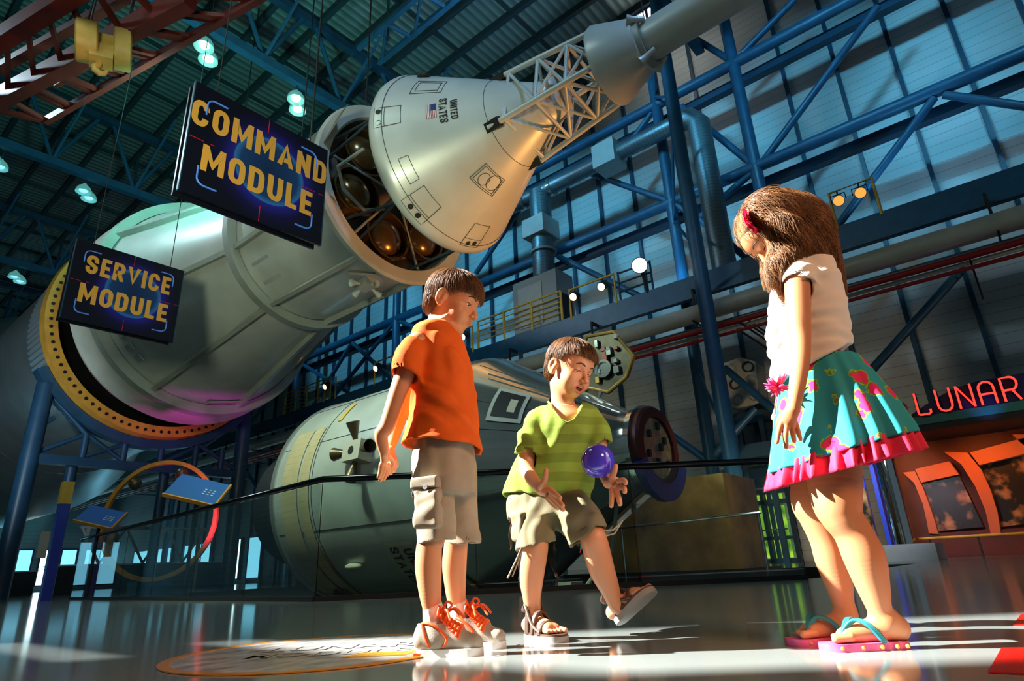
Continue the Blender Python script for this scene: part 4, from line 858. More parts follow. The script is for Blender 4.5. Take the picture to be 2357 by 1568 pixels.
t = thing('pole_exhibit', 'blue pole with a pale yellow box on top near the left column', 'exhibit', dep(140, 1230, 13) * (1, 1, 0))
p = dep(133, 1230, 13); obj('pole', MB().box((p[0] - .09, p[1] - .08, 0), (p[0] + .09, p[1] + .08, 1.85)), 'royal', t); obj('top_box', MB().box((p[0] - .10, p[1] - .09, 1.85), (p[0] + .10, p[1] + .09, 2.3)), 'yellow', t); obj('fin', MB().box((p[0] - .28, p[1] - .05, .8), (p[0] - .14, p[1] + .05, 1.3)), 'beige', t)
# dark consoles, benches, pale tank and struts beyond
def bench(x, y, w_, d, h, label, m_='pit'):
    t = thing('display_console', label, 'console', (x, y, 0)); obj('cabinet', MB().box((x - w_ / 2, y - d / 2, 0), (x + w_ / 2, y + d / 2, h)), m_, t); obj('worktop', MB().box((x - w_ / 2 - .06, y - d / 2 - .06, h), (x + w_ / 2 + .06, y + d / 2 + .06, h + .05)), 'chrome', t)
for i, (x, y, w_, h, l) in enumerate(((8.5, 26, 3.6, .9, 'low dark console nearest behind the glass at left'), (12.5, 30, 4, 1.0, 'long dark console in the middle distance at left'), (6.2, 33, 3.5, .9, 'dark console left of the bright windows'), (14, 40, 4.5, 1.1, 'farthest dark console below the bright windows'))): bench(x, y, w_, 1.0, h, l)
t = thing('strut_frame', 'pale blue triangulated strut frame seen through the left glass', 'frame', (9.6, 27.5, 0))
for k in range(3):
    for s in (-1, 1): obj('strut', MB().tube([(8.6 + 1.5 * k, 27.5, 1.0), (8.6 + 1.5 * k + s * .75, 27.5, 2.3)], .05, 8), 'greybox', t)
obj('top_bar', MB().tube([(7.8, 27.5, 2.3), (12.4, 27.5, 2.3)], .06, 8), 'greybox', t); obj('leg', MB().box((8.0, 27.4, 0), (8.1, 27.6, 2.3)), 'greybox', t); obj('leg', MB().box((12.1, 27.4, 0), (12.2, 27.6, 2.3)), 'greybox', t)
for (x, y, h, l) in ((11.6, 17.5, 1.2, 'slim dark cabinet left of the engine bell'), (13.5, 21, 2.2, 'tall dark cabinet behind the ochre hoop')): bench(x, y, .9, .8, h, l)
t = thing('litter_bin', 'dark round litter bin far behind the girl legs, near the green doors', 'bin', (13.6, 6.2, 0))
obj('can', MB().lathe((13.6, 6.2, 0), (0, 0, 1), [(0, .26), (.75, .28), (.75, .20), (.68, .18)], 28), 'grey', t, 'y'); obj('liner', MB().disc((13.6, 6.2, .70), (0, 0, 1), .2, 20), 'black', t)

# ---- floor graphics
FLG = mat('floor_red', (.62, .012, .008), .2, coat=.3)
def flat(name, pts, m_, label, cat, z=.003, grp=None): mb = MB().prism([(p[0], p[1], 0.0005) for p in pts], (0, 0, z)); return one(name, mb, m_, label, cat, grp)
flat('floor_square', [onZ(*q, 0) for q in ((2306, 1495), (2500, 1493), (2500, 1562), (2276, 1551))], FLG, 'larger red floor tile at the bottom right corner', 'floor marking')
flat('floor_square', [onZ(*q, 0) for q in ((2350, 1417), (2450, 1414), (2450, 1441), (2333, 1441))], FLG, 'smaller red floor tile farther back at the right edge', 'floor marking')
# round moon floor graphic
ctr = np.array([1.26, 1.89, 0]); RAD = .458
t = thing('floor_medallion', 'round moon picture with an orange rim printed on the floor beside the boy in orange', 'floor graphic', ctr)
mm = mat('moon_print', (.50, .50, .50), .22, 0, .55, 7, coat=.3); mm.node_tree.nodes['Mapping'].inputs['Scale'].default_value = (1, 2.2, 1)
mb = MB(); mb.add([ctr + (RAD * .93 * math.cos(q), RAD * .93 * math.sin(q), .003) for q in np.linspace(0, 2 * PI, 72, endpoint=False)], [tuple(range(72))]); obj('moon_disc', mb, mm, t)
obj('orange_rim', MB().lathe(ctr, (0, 0, 1), [(0.001, RAD * .93), (.004, RAD * .93), (.004, RAD), (.001, RAD)], 72), mat('rim_orange', (.75, .33, .03), .25, coat=.3), t)
for s_, dy_, sz in (('LUNAR', .06, .17), ('MODULE', -.10, .14)):
    V, Fc = text_mesh(s_, 1, .02); obj('lettering', MB().add([ctr + RT * (a * sz * .9 + .05) + FH * (b * sz + dy_) + UP * .005 for a, b, _ in V], Fc), 'grey', t)
mb = MB()
for i in range(5): c_ = ctr + RT * (.22 + .008 * i) + FH * (-.22 + .018 * i); mb.obox(c_ + UP * .005, RT, FH, UP, (.09, .004, .001))
obj('gold_stroke', mb, 'yellow', t)
# ================================================================ PEOPLE: smooth surfaces grown from limbs, rows and ellipsoids
FW = M3[:, 2]
def mpp(P): return float(np.dot(np.asarray(P) - CAM, FW)) / F             # metres per photo pixel at P
def J(px, py, d, r=None):
    P = dep(px, py, d); return P if r is None else (P, r * mpp(P))
def smin(a, b, k):
    if k <= 0: return np.minimum(a, b)
    h = np.maximum(k - np.abs(a - b), 0) / k; return np.minimum(a, b) - h * h * k * .25
def nrm_(v): v = np.asarray(v, float); return v / (np.linalg.norm(v) + 1e-12)
def spline(P, n=4):
    A = np.array(P, float); A = np.vstack([2 * A[0] - A[1], A, 2 * A[-1] - A[-2]]); out = []
    for i in range(1, len(A) - 2):
        for u in np.arange(n) / n: out.append(.5 * (2 * A[i] + (A[i + 1] - A[i - 1]) * u + (2 * A[i - 1] - 5 * A[i] + 4 * A[i + 1] - A[i + 2]) * u * u + (3 * A[i] - A[i - 1] - 3 * A[i + 1] + A[i + 2]) * u ** 3))
    return np.array(out + [A[-2]])
def limb_fn(js, flat=None):
    """one continuous tapering limb through joints (point, radius)"""
    A = np.array([list(p) + [r] for p, r in js])
    if len(A) > 2: A = spline(A, 7)
    a = A[:-1]; b = A[1:]
    def seg(P, p, q):
        ba = q[:3] - p[:3]; v = P - p[:3]
        if flat is not None: v = v + (v @ flat[0])[..., None] * flat[0] * (1 / flat[1] - 1)
        h = np.clip((v @ ba) / (ba @ ba + 1e-12), 0, 1); return np.linalg.norm(v - h[..., None] * ba, axis=-1) - (p[3] + (q[3] - p[3]) * h)
    def fn(P):
        if P.ndim == 3 and len(a) > 3:                               # blocks of points: only the nearby pieces matter
            c = P[:, P.shape[1] // 2]; D = np.stack([seg(c, p, q) for p, q in zip(a, b)]); R0 = np.linalg.norm(P[:, 0] - c, axis=1).max(); near = D < D.min(0) + 2.3 * R0; d = np.full(P.shape[:2], 9.)
            for k, (p, q) in enumerate(zip(a, b)):
                m = np.nonzero(near[k])[0]
                if len(m): d[m] = np.minimum(d[m], seg(P[m], p, q))
            return d
        d = None
        for p, q in zip(a, b): e = seg(P, p, q); d = e if d is None else np.minimum(d, e)
        return d
    return fn
def open_tube(js, p, n_, th=.012, depth=.03, flat=None):
    """sleeve or trouser leg: a limb cut by a plane and hollowed at its mouth"""
    f = limb_fn(js, flat); n_ = nrm_(n_); p = np.array(p, float)
    def fn(P): d = f(P); t = (P - p) @ n_; return np.maximum(np.maximum(d, t), -np.maximum(d + th, -t - depth))
    def hol(P): d = f(P); t = (P - p) @ n_; return np.maximum(d + th, -t - depth)
    return fn, hol
class Sdf:
    def __init__(s): s.p = []; s.disp = None
    def add(s, fn, k=.01, op='u'): s.p.append((fn, k, op)); return s
    def cone(s, a, b, ra, rb, k=.01, op='u', flat=None):
        a = np.array(a, float); b = np.array(b, float); ba = b - a; L2 = ba @ ba + 1e-12
        def fn(P):
            q = P - a
            if flat is not None:
                n_, sc = flat; q = q + (q @ n_)[..., None] * n_ * (1 / sc - 1)
            h = np.clip((q @ ba) / L2, 0, 1); return np.linalg.norm(q - h[..., None] * ba, axis=-1) - (ra + (rb - ra) * h)
        return s.add(fn, k, op)
    def limb(s, js, k=.012, op='u', flat=None): return s.add(limb_fn(js, flat), k, op)
    def box(s, c, R, h, r=.006, k=.006, op='u'):
        c = np.array(c, float); R = np.array(R, float); h = np.array(h, float) - r
        def fn(P): q = np.abs((P - c) @ R.T) - h; return np.linalg.norm(np.maximum(q, 0), axis=-1) + np.minimum(q.max(-1), 0) - r
        return s.add(fn, k, op)
    def ell(s, c, r, R=None, k=.01, op='u'):
        c = np.array(c, float); r = np.array(r, float); R = np.eye(3) if R is None else np.array(R, float)
        def fn(P):
            q = (P - c) @ R.T; k0 = np.linalg.norm(q / r, axis=-1); k1 = np.linalg.norm(q / (r * r), axis=-1) + 1e-9; return k0 * (k0 - 1) / k1
        return s.add(fn, k, op)
    def hollow(s, h):                 # hollow that follows the folds, so the cloth keeps its thickness
        return s.add(lambda P: h(P) + (2 * s.disp(P) if s.disp else 0), .002, 's')
    def val(s, P):
        d = None
        for fn, k, op in s.p:
            v = fn(P)
            if d is None: d = v if op == 'u' else np.full(v.shape, 9.)
            elif op == 'u': d = smin(d, v, k)
            elif op == 's': d = -smin(-d, v, k)
            elif op == 'i': d = -smin(-d, -v, k)
        return d + (s.disp(P) if s.disp else 0)
    def grad(s, P, e=.0015):
        g = np.stack([s.val(P + np.eye(3)[i] * e) - s.val(P - np.eye(3)[i] * e) for i in range(3)], -1); return g / (np.linalg.norm(g, axis=-1, keepdims=True) + 1e-9)
    def mesh(s, lo, hi, h):
        lo = np.array(lo, float); B = 8; hb = B * h; nb = np.ceil((np.array(hi) - lo) / hb).astype(int)
        ii = np.stack(np.meshgrid(*[np.arange(n) for n in nb], indexing='ij'), -1).reshape(-1, 3); cen = lo + (ii + .5) * hb
        half = hb * .87; act = np.abs(s.val(cen)) < half * 1.5 + .012; ii = ii[act]; cen = cen[act]
        D = [fn(cen) for fn, _, _ in s.p]
        o = np.stack(np.meshgrid(*[np.arange(B + 1)] * 3, indexing='ij'), -1).reshape(-1, 3) * h
        org = lo + ii * hb; n = len(ii); V = np.full((n, len(o)), .05)
        for (fn, k, op), dc in zip(s.p, D):
            m = np.nonzero(dc < half * 1.35 + k + .02)[0] if op != 'i' else np.arange(n)
            if not len(m): continue
            for c0 in range(0, len(m), 1500):
                mm_ = m[c0:c0 + 1500]; v = fn(org[mm_][:, None, :] + o[None])
                V[mm_] = smin(V[mm_], v, k) if op == 'u' else (-smin(-V[mm_], v, k) if op == 's' else -smin(-V[mm_], -v, k))
        if s.disp:
            for c0 in range(0, n, 1500): V[c0:c0 + 1500] += s.disp(org[c0:c0 + 1500][:, None, :] + o[None])
        G = np.full(tuple(nb * B + 1), .05, np.float32); b1 = B + 1; V = V.reshape(n, b1, b1, b1)
        for (i, j, k_), v in zip(ii * B, V): G[i:i + b1, j:j + b1, k_:k_ + b1] = v
        S = G < 0; c = S[:-1, :-1, :-1].astype(np.int8)
        tot = sum(S[a:S.shape[0] - 1 + a, b:S.shape[1] - 1 + b, e:S.shape[2] - 1 + e].astype(np.int8) for a in (0, 1) for b in (0, 1) for e in (0, 1))
        cells = np.argwhere((tot > 0) & (tot < 8)); acc = np.zeros((len(cells), 3)); cnt = np.zeros(len(cells))
        cr = [(a, b, e) for a in (0, 1) for b in (0, 1) for e in (0, 1)]
        for a in cr:
            for ax in range(3):
                if a[ax]: continue
                b = list(a); b[ax] = 1; ca = cells + a; cb_ = cells + b
                va = G[tuple(ca.T)]; vb = G[tuple(cb_.T)]; m = (va < 0) != (vb < 0); t = np.where(m, va / np.where(m, va - vb, 1), 0)
                q = np.tile(np.array(a, float), (len(cells), 1)); q[:, ax] = t; acc[m] += q[m]; cnt[m] += 1
        vert = lo + (cells + acc / cnt[:, None]) * h
        idx = np.full(tot.shape, -1, np.int32); idx[tuple(cells.T)] = np.arange(len(cells)); F_ = []
        for ax in range(3):
            u, v = (ax + 1) % 3, (ax + 2) % 3; sl = [slice(1, -1)] * 3; sl[ax] = slice(0, -1)
            A = S[tuple(sl)]; s2 = list(sl); s2[ax] = slice(1, None); Bm = S[tuple(s2)]; e = np.argwhere(A != Bm)
            off = np.array([1 if q != ax else 0 for q in range(3)]); e = e + off; flip = S[tuple(e.T)]
            du = np.zeros(3, int); du[u] = 1; dv = np.zeros(3, int); dv[v] = 1
            q = np.stack([idx[tuple((e - du - dv).T)], idx[tuple((e - dv).T)], idx[tuple(e.T)], idx[tuple((e - du).T)]], 1)
            q[~flip] = q[~flip][:, ::-1]; F_.append(q)
        F_ = np.concatenate(F_); F_ = F_[(F_ >= 0).all(1)]
        return vert, F_
def sobj(name, VF, mats, parent, midx=None):
    V, Fc = VF; me = bpy.data.meshes.new(name); o = bpy.data.objects.new(name, me); o.parent = parent
    V = V - wl(parent); me.vertices.add(len(V)); me.vertices.foreach_set('co', V.ravel()); me.loops.add(len(Fc) * 4); me.loops.foreach_set('vertex_index', Fc.ravel().astype(np.int32))
    me.polygons.add(len(Fc)); me.polygons.foreach_set('loop_start', np.arange(0, len(Fc) * 4, 4, dtype=np.int32)); me.polygons.foreach_set('loop_total', np.full(len(Fc), 4, np.int32)); me.update(calc_edges=True)
    for m in (mats if isinstance(mats, (list, tuple)) else [mats]): me.materials.append(MT[m] if isinstance(m, str) else m)
    if midx is not None: me.polygons.foreach_set('material_index', midx.astype(np.int32))
    me.polygons.foreach_set('use_smooth', np.ones(len(Fc), bool)); COL.objects.link(o); return o
def bbox(pts, pad): P = np.array(pts); return P.min(0) - pad, P.max(0) + pad
def rows(R_, d):
    """rows of (photo y, left x, right x, half depth[, distance]) -> (z, centre, half width, half depth)"""
    out = []
    for q in R_:
        dd = q[4] if len(q) > 4 else d; a, b = J(q[1], q[0], dd), J(q[2], q[0], dd); out.append((a[2] * .5 + b[2] * .5, (a + b) / 2, np.linalg.norm(b - a) / 2, q[3]))
    return sorted(out, key=lambda t: t[0])
def rinterp(RW):
    z = np.array([r[0] for r in RW]); C_ = np.array([r[1][:2] for r in RW]); w_ = np.array([r[2] for r in RW]); h_ = np.array([r[3] for r in RW])
    zz = np.linspace(z[0], z[-1], 160); dat = np.stack([np.interp(zz, z, q) for q in (C_[:, 0], C_[:, 1], w_, h_)], 1)
    ker = np.ones(13) / 13; pad = np.pad(dat, ((6, 6), (0, 0)), 'edge'); ex0 = 2 * dat[0] - pad[7:13][::-1] * 0 - dat[1:7][::-1]; pad[:6] = 2 * dat[0] - dat[1:7][::-1]; pad[-6:] = 2 * dat[-1] - dat[-7:-1][::-1]
    sm = np.stack([np.convolve(pad[:, i], ker, 'valid') for i in range(4)], 1)
    return zz, sm
def zloft(RW, side=RT, grow=0., zlo=None, zhi=None, rnd=.0):
    zz, sm = rinterp(RW); front = np.cross(UP, side); z0 = RW[0][0] if zlo is None else zlo; z1 = RW[-1][0] if zhi is None else zhi
    def fn(P):
        z = P[..., 2]; c = [np.interp(z, zz, sm[:, i]) for i in range(4)]; dx = P[..., 0] - c[0]; dy = P[..., 1] - c[1]
        x = dx * side[0] + dy * side[1]; y = dx * front[0] + dy * front[1]; rx = np.maximum(c[2] + grow, .004); ry = np.maximum(c[3] + grow, .004)
        k0 = np.sqrt((x / rx) ** 2 + (y / ry) ** 2) + 1e-9; k1 = np.sqrt((x / rx ** 2) ** 2 + (y / ry ** 2) ** 2) + 1e-9; d = k0 * (k0 - 1) / k1
        return np.maximum(d, np.maximum(z - z1, z0 - z))
    return fn
def plane(p, n_): p = np.array(p, float); n_ = nrm_(n_); return lambda P: (P - p) @ n_
def folds(specs):
    """soft cloth folds: (direction, waves per metre, amplitude, warp)"""
    sp = [(nrm_(d), f, a, w_) for d, f, a, w_ in specs]
    def fn(P):
        o = 0
        for d, f, a, w_ in sp:
            t = P @ d; o = o + a * np.sin(t * f * 2 * PI + w_ * np.sin(P[..., 2] * 23 + P[..., 0] * 17) + w_ * np.sin(P[..., 1] * 31 - P[..., 2] * 11))
        return o
    return fn
def frame(fwd, up): f = nrm_(fwd); r = nrm_(np.cross(f, up)); u = np.cross(r, f); return np.stack([r, f, u])     # rows: right, forward, up
def head(S, o, Fm, s=1., lid=.0, mouth=None, ear=(1, 1)):
    """adds a child's head to S; o = point between the ears at eye height; Fm = frame"""
    W = lambda x, y, z: o + (np.array([x, y, z]) * s) @ Fm
    E = lambda c, r, k=.01, op='u', R=None: S.ell(W(*c), np.array(r) * s, Fm if R is None else R @ Fm, k * s, op)
    E((0, -.014, .034), (.071, .084, .068)); E((0, .016, -.012), (.059, .062, .072), .02); E((0, .030, .035), (.058, .048, .045), .02)
    E((0, .048, -.076), (.024, .022, .017), .025); E((0, .020, -.062), (.042, .045, .028), .02)
    for q in (-1, 1):
        E((q * .035, .046, -.034), (.024, .026, .026), .02)
        E((q * .030, .079, .003), (.016, .012, .0095), .012, 's')
        S.add((lambda c, r, u, f: (lambda P: np.maximum(np.linalg.norm(P - c, axis=-1) - r, -((P - c) @ u) + lid * s)))(W(q * .0295, .0555, .003), .0148 * s, nrm_(Fm[2] + Fm[1] * .25), None), .006 * s)
        S.add((lambda c, r, u: (lambda P: np.maximum(np.linalg.norm(P - c, axis=-1) - r, ((P - c) @ u) + .0075 * s)))(W(q * .0295, .0555, .003), .0146 * s, Fm[2]), .007 * s)
        if ear[(q + 1) // 2]:
            Rr = np.array([[math.cos(.45), q * math.sin(.45), 0], [-q * math.sin(.45), math.cos(.45), 0], [0, 0, 1]])
            E((q * .074, -.014, -.006), (.0075, .019, .030), .006, 'u', Rr); E((q * .083, -.009, -.002), (.0075, .0125, .021), .003, 's', Rr); E((q * .074, -.006, -.014), (.005, .007, .012), .004, 'u', Rr); E((q * .072, -.010, -.032), (.006, .009, .008), .005, 'u')
    S.cone(W(0, .074, .006), W(0, .092, -.022), .0065 * s, .0098 * s, .008 * s)
    for q in (-1, 1): E((q * .0105, .084, -.027), (.0062, .0075, .0055), .004); E((q * .006, .092, -.033), (.003, .004, .003), .002, 's')
    if mouth == 'open':
        E((0, .066, -.054), (.026, .012, .019), .010); E((0, .086, -.056), (.0205, .021, .0120), .004, 's')
        S.cone(W(-.020, .070, -.049), W(0, .0790, -.0420), .0028 * s, .0038 * s, .004 * s); S.cone(W(.020, .070, -.049), W(0, .0790, -.0420), .0028 * s, .0040 * s, .004 * s)
        S.cone(W(-.018, .069, -.060), W(0, .0765, -.0695), .0032 * s, .0044 * s, .004 * s); S.cone(W(.018, .069, -.060), W(0, .0765, -.0695), .0032 * s, .0046 * s, .004 * s)
    else:
        E((0, .070, -.050), (.020, .011, .013), .012)
        E((0, .0780, -.0475), (.0165, .0050, .0036), .004); E((0, .0772, -.0540), (.0140, .0054, .0042), .004); E((0, .0845, -.0508), (.019, .0045, .0009), .002, 's')
    return W
def skin_mats(V, Fc, W, s, Fm, o, mouth):
    c = V[Fc].mean(1); q = ((c - o) @ Fm.T) / s; m = np.zeros(len(Fc))
    if mouth == 'open': ins = ((q[:, 0] / .0228) ** 2 + ((q[:, 2] + .056) / .0175) ** 2 < 1) & (q[:, 1] > .050) & (q[:, 1] > .066)
    else: ins = ((q[:, 0] / .0175) ** 2 + ((q[:, 2] + .051) / .0088) ** 2 < 1) & (q[:, 1] > .070)
    m[ins] = 1
    if mouth == 'open':
        dk = ((q[:, 0] / .0185) ** 2 + ((q[:, 2] + .056) / .0110) ** 2 < 1) & (q[:, 1] > .045) & (q[:, 1] < .0735); m[dk] = 2
    return m
MT['lip'] = mat('lip_skin', (.58, .17, .10), .4, sss=.05); MT['mouth'] = mat('mouth_inside', (.16, .02, .02), .4); MT['teeth'] = mat('teeth', (.75, .70, .62), .3)
MT['eye_w'] = mat('eye_white', (.75, .72, .68), .15); MT['iris'] = mat('iris_brown', (.05, .02, .008), .1); MT['pupil'] = mat('pupil', (.003, .003, .003), .05)
def eyes(parent, W, s, Fm, gaze, S, lid=0., brow='brow', browm='hair_dark'):
    for q in (-1, 1):
        c = W(q * .0295, .0555, .003); g_ = nrm_(gaze @ Fm); r = .0139 * s; mb = MB()
        def cap(a0, a1, mi, n=10): mb.lathe(c, g_, [(r * math.cos(a), r * math.sin(a) + 1e-5) for a in np.linspace(a0, a1, n)], 24, mi)
        cap(PI, .48, 0, 14); cap(.48, .2, 1, 4); cap(.2, 0, 2, 4)
        obj('eye', mb, ['eye_w', 'iris', 'pupil'], parent, 'all')
        # brow and lash line follow the surface
        for nm, pts, r0, mt_ in ((brow, [(.014, .026), (.024, .0305), (.035, .0305), (.046, .024)], .0024, browm), ('lashes', [(.0165, .002), (.024, .003), (.031, .0), (.038, .001), (.0445, .004)], .0015, 'pupil')):
            P = np.array([W(q * x, .14, z) for x, z in pts]); dn = -Fm[1]
            if nm == 'lashes': P = np.array([W(q * x, .14, .0035 + lid - .0022 * ((x - .030) / .013) ** 2) for x, z in pts])
            for _ in range(60): P = P + dn * np.clip(S.val(P), -.004, .02)[:, None] * .8
            obj(nm, MB().tube(list(P), [r0 * .5 * s, r0 * s, r0 * s, r0 * .8 * s, r0 * .3 * s][:len(pts)] if len(pts) == 5 else [r0 * s, r0 * 1.1 * s, r0 * s, r0 * .4 * s], 6), mt_, parent, 'all')
def strands(VOL, roots, dirs, n, step, flow, r0=.0011, lift=.001, seed=1, wave=0., wfreq=60, sides=3, messy=.14, free=.75, coh=False):
    """grow hair strands over the surface of VOL: flow(P, i) gives the comb direction"""
    rg = np.random.default_rng(seed); P = roots.copy(); path = [P.copy()]; ph = rg.uniform(0, 2 * PI, len(P)) if not coh else 5 * np.sin(P @ np.array([31., 17., 9.])) + rg.normal(0, .35, len(P)); lf = lift * rg.uniform(.3, 2.2, len(P)); dv = dirs
    for i in range(n):
        g_ = VOL.grad(P); f_ = flow(P, i); f_ = f_ + (rg.normal(0, messy, P.shape)); f_ = f_ - g_ * (f_ * g_).sum(1, keepdims=True); f_ /= np.linalg.norm(f_, axis=1, keepdims=True) + 1e-9
        dv = dv * .5 + f_ * .5; dv /= np.linalg.norm(dv, axis=1, keepdims=True) + 1e-9
        sidev = np.cross(g_, dv); P = P + dv * step[:, None]
        if wave: P = P + sidev * (wave * np.sin(ph + i * wfreq * step))[:, None]
        v = VOL.val(P); P = P - VOL.grad(P) * np.clip(v - lf * (1 + .5 * i / n), -.01, .006 if i < n * free else 0.)[:, None]; path.append(P.copy())
    path = np.stack(path, 1); N_, K = path.shape[:2]; T = np.gradient(path, axis=1); T /= np.linalg.norm(T, axis=2, keepdims=True) + 1e-9
    ref = np.array([.3, .5, .81]); U_ = np.cross(T, ref); U_ /= np.linalg.norm(U_, axis=2, keepdims=True) + 1e-9; Vv = np.cross(T, U_)
    rad = r0 * np.linspace(1, .15, K) ** .7; Vs = np.stack([path + (U_ * math.cos(2 * PI * j / sides) + Vv * math.sin(2 * PI * j / sides)) * rad[None, :, None] for j in range(sides)], 2)
    base = (np.arange(N_) * K * sides)[:, None, None] + (np.arange(K - 1) * sides)[None, :, None]; j = np.arange(sides)[None, None]; j2 = (j + 1) % sides
    Fc = np.stack([base + j, base + j2, base + sides + j2, base + sides + j], -1).reshape(-1, 4)
    return Vs.reshape(-1, 3), Fc
def surf_pts(S, VF, n, cond, seed=0):
    V, Fc = VF; c = V[Fc].mean(1); c = c[cond(c)]; rg = np.random.default_rng(seed); return c[rg.integers(0, len(c), n)]
def shell(RW, side, nseg, mod, th=.003, tilt=None, nrow=40, z0=None, z1=None):
    """an open cloth tube from rows; mod(angle, t) scales the radius, tilt shifts rows in height by angle"""
    zz, sm = rinterp(RW); front = np.cross(UP, side); z0 = RW[0][0] if z0 is None else z0; z1 = RW[-1][0] if z1 is None else z1; vs = []
    for lay in (0, 1):
        for i in range(nrow + 1):
            t = i / nrow; z = z1 + (z0 - z1) * t; c = [np.interp(z, zz, sm[:, k]) for k in range(4)]
            for j in range(nseg):
                a = 2 * PI * j / nseg; m_ = mod(a, t); dz = tilt(a) * t if tilt else 0
                q = np.array([c[0], c[1], z + dz]) + side * (c[2] * m_ - th * lay) * math.cos(a) + front * (c[3] * m_ - th * lay) * math.sin(a); vs.append(q)
    fs = []; L_ = (nrow + 1) * nseg
    for i in range(nrow):
        for j in range(nseg):
            a, b, c_, d = i * nseg + j, i * nseg + (j + 1) % nseg, (i + 1) * nseg + (j + 1) % nseg, (i + 1) * nseg + j
            fs.append((a, b, c_, d)); fs.append((L_ + d, L_ + c_, L_ + b, L_ + a))
    for j in range(nseg):
        a, b = nrow * nseg + j, nrow * nseg + (j + 1) % nseg; fs.append((a, b, L_ + b, L_ + a))
    return MB().add(vs, fs)
def foot(S, heel, toe, ank, ra, wd=.034, k=.012, toes=True, up=UP):
    """barefoot: heel and toe are ground points under the heel centre and the toe tips"""
    f_ = nrm_(toe - heel); sd = nrm_(np.cross(f_, up)); L_ = np.linalg.norm(toe - heel)
    S.cone(ank, heel + up * .024, ra, .024, k); S.cone(heel + up * .024, heel + f_ * L_ * .62 + up * .018, .025, .020, k, flat=(up, .85))
    S.cone(ank + f_ * .012 - up * .01, heel + f_ * L_ * .60 + up * .022, ra * .95, .016, .02)
    for q in (-1, 1): S.cone(heel + f_ * L_ * .3 + up * .016, heel + f_ * L_ * .72 + sd * q * wd * .5 + up * .015, .018, .015, .014)
    if toes:
        for i, o_ in enumerate((-1.05, -.38, .18, .70, 1.16)):
            big = i == 0; b = heel + f_ * L_ * .72 + sd * o_ * wd * .72 + up * .013; tl = L_ * (.26 if big else .25 - .03 * i)
            S.cone(b, b + f_ * tl * .8 - up * .002, .0105 if big else .0072, .0098 if big else .0066, .002)
def proj(K, pts, off=.0):
    P = np.array(pts, float)
    for _ in range(12): P = P - K.grad(P) * (K.val(P) - off)[:, None] * .9
    return list(P)
def heel_foot_frame(heel, toe, up=UP): f_ = nrm_(toe - heel); return f_, nrm_(np.cross(f_, up)), np.linalg.norm(toe - heel)
def sole_mesh(heel, toe, wfun, z0, z1, up=UP, n=28, ext=.012, flare=1.0):
    f_, sd, L_ = heel_foot_frame(heel, toe, up); ol = []
    for i in range(n + 1): t = i / n; ol.append((t * (L_ + 2 * ext) - ext, wfun(t)))
    pts = [(x, w_) for x, w_ in ol] + [(x, -w_) for x, w_ in ol[::-1][1:-1]]
    vs = [heel + f_ * x + sd * y * (flare if k else 1) + up * z for k, z in enumerate((z0, z1)) for x, y in pts]; m = len(pts)
    return MB().add(vs, [tuple(range(m - 1, -1, -1)), tuple(range(m, 2 * m))] + [(i, (i + 1) % m, (i + 1) % m + m, i + m) for i in range(m)])
def wf_(w0, w1, heel_r=.9):
    def f(t): e = min(1, math.sqrt(max(0, 1 - ((.14 - t) / .14) ** 2)) if t < .14 else 1) * (math.sqrt(max(0, 1 - ((t - .80) / .20) ** 2)) if t > .80 else 1); return max(.0008, (w0 + (w1 - w0) * min(1, max(0, (t - .1) / .55)) ** 1.2) * e)
    return f
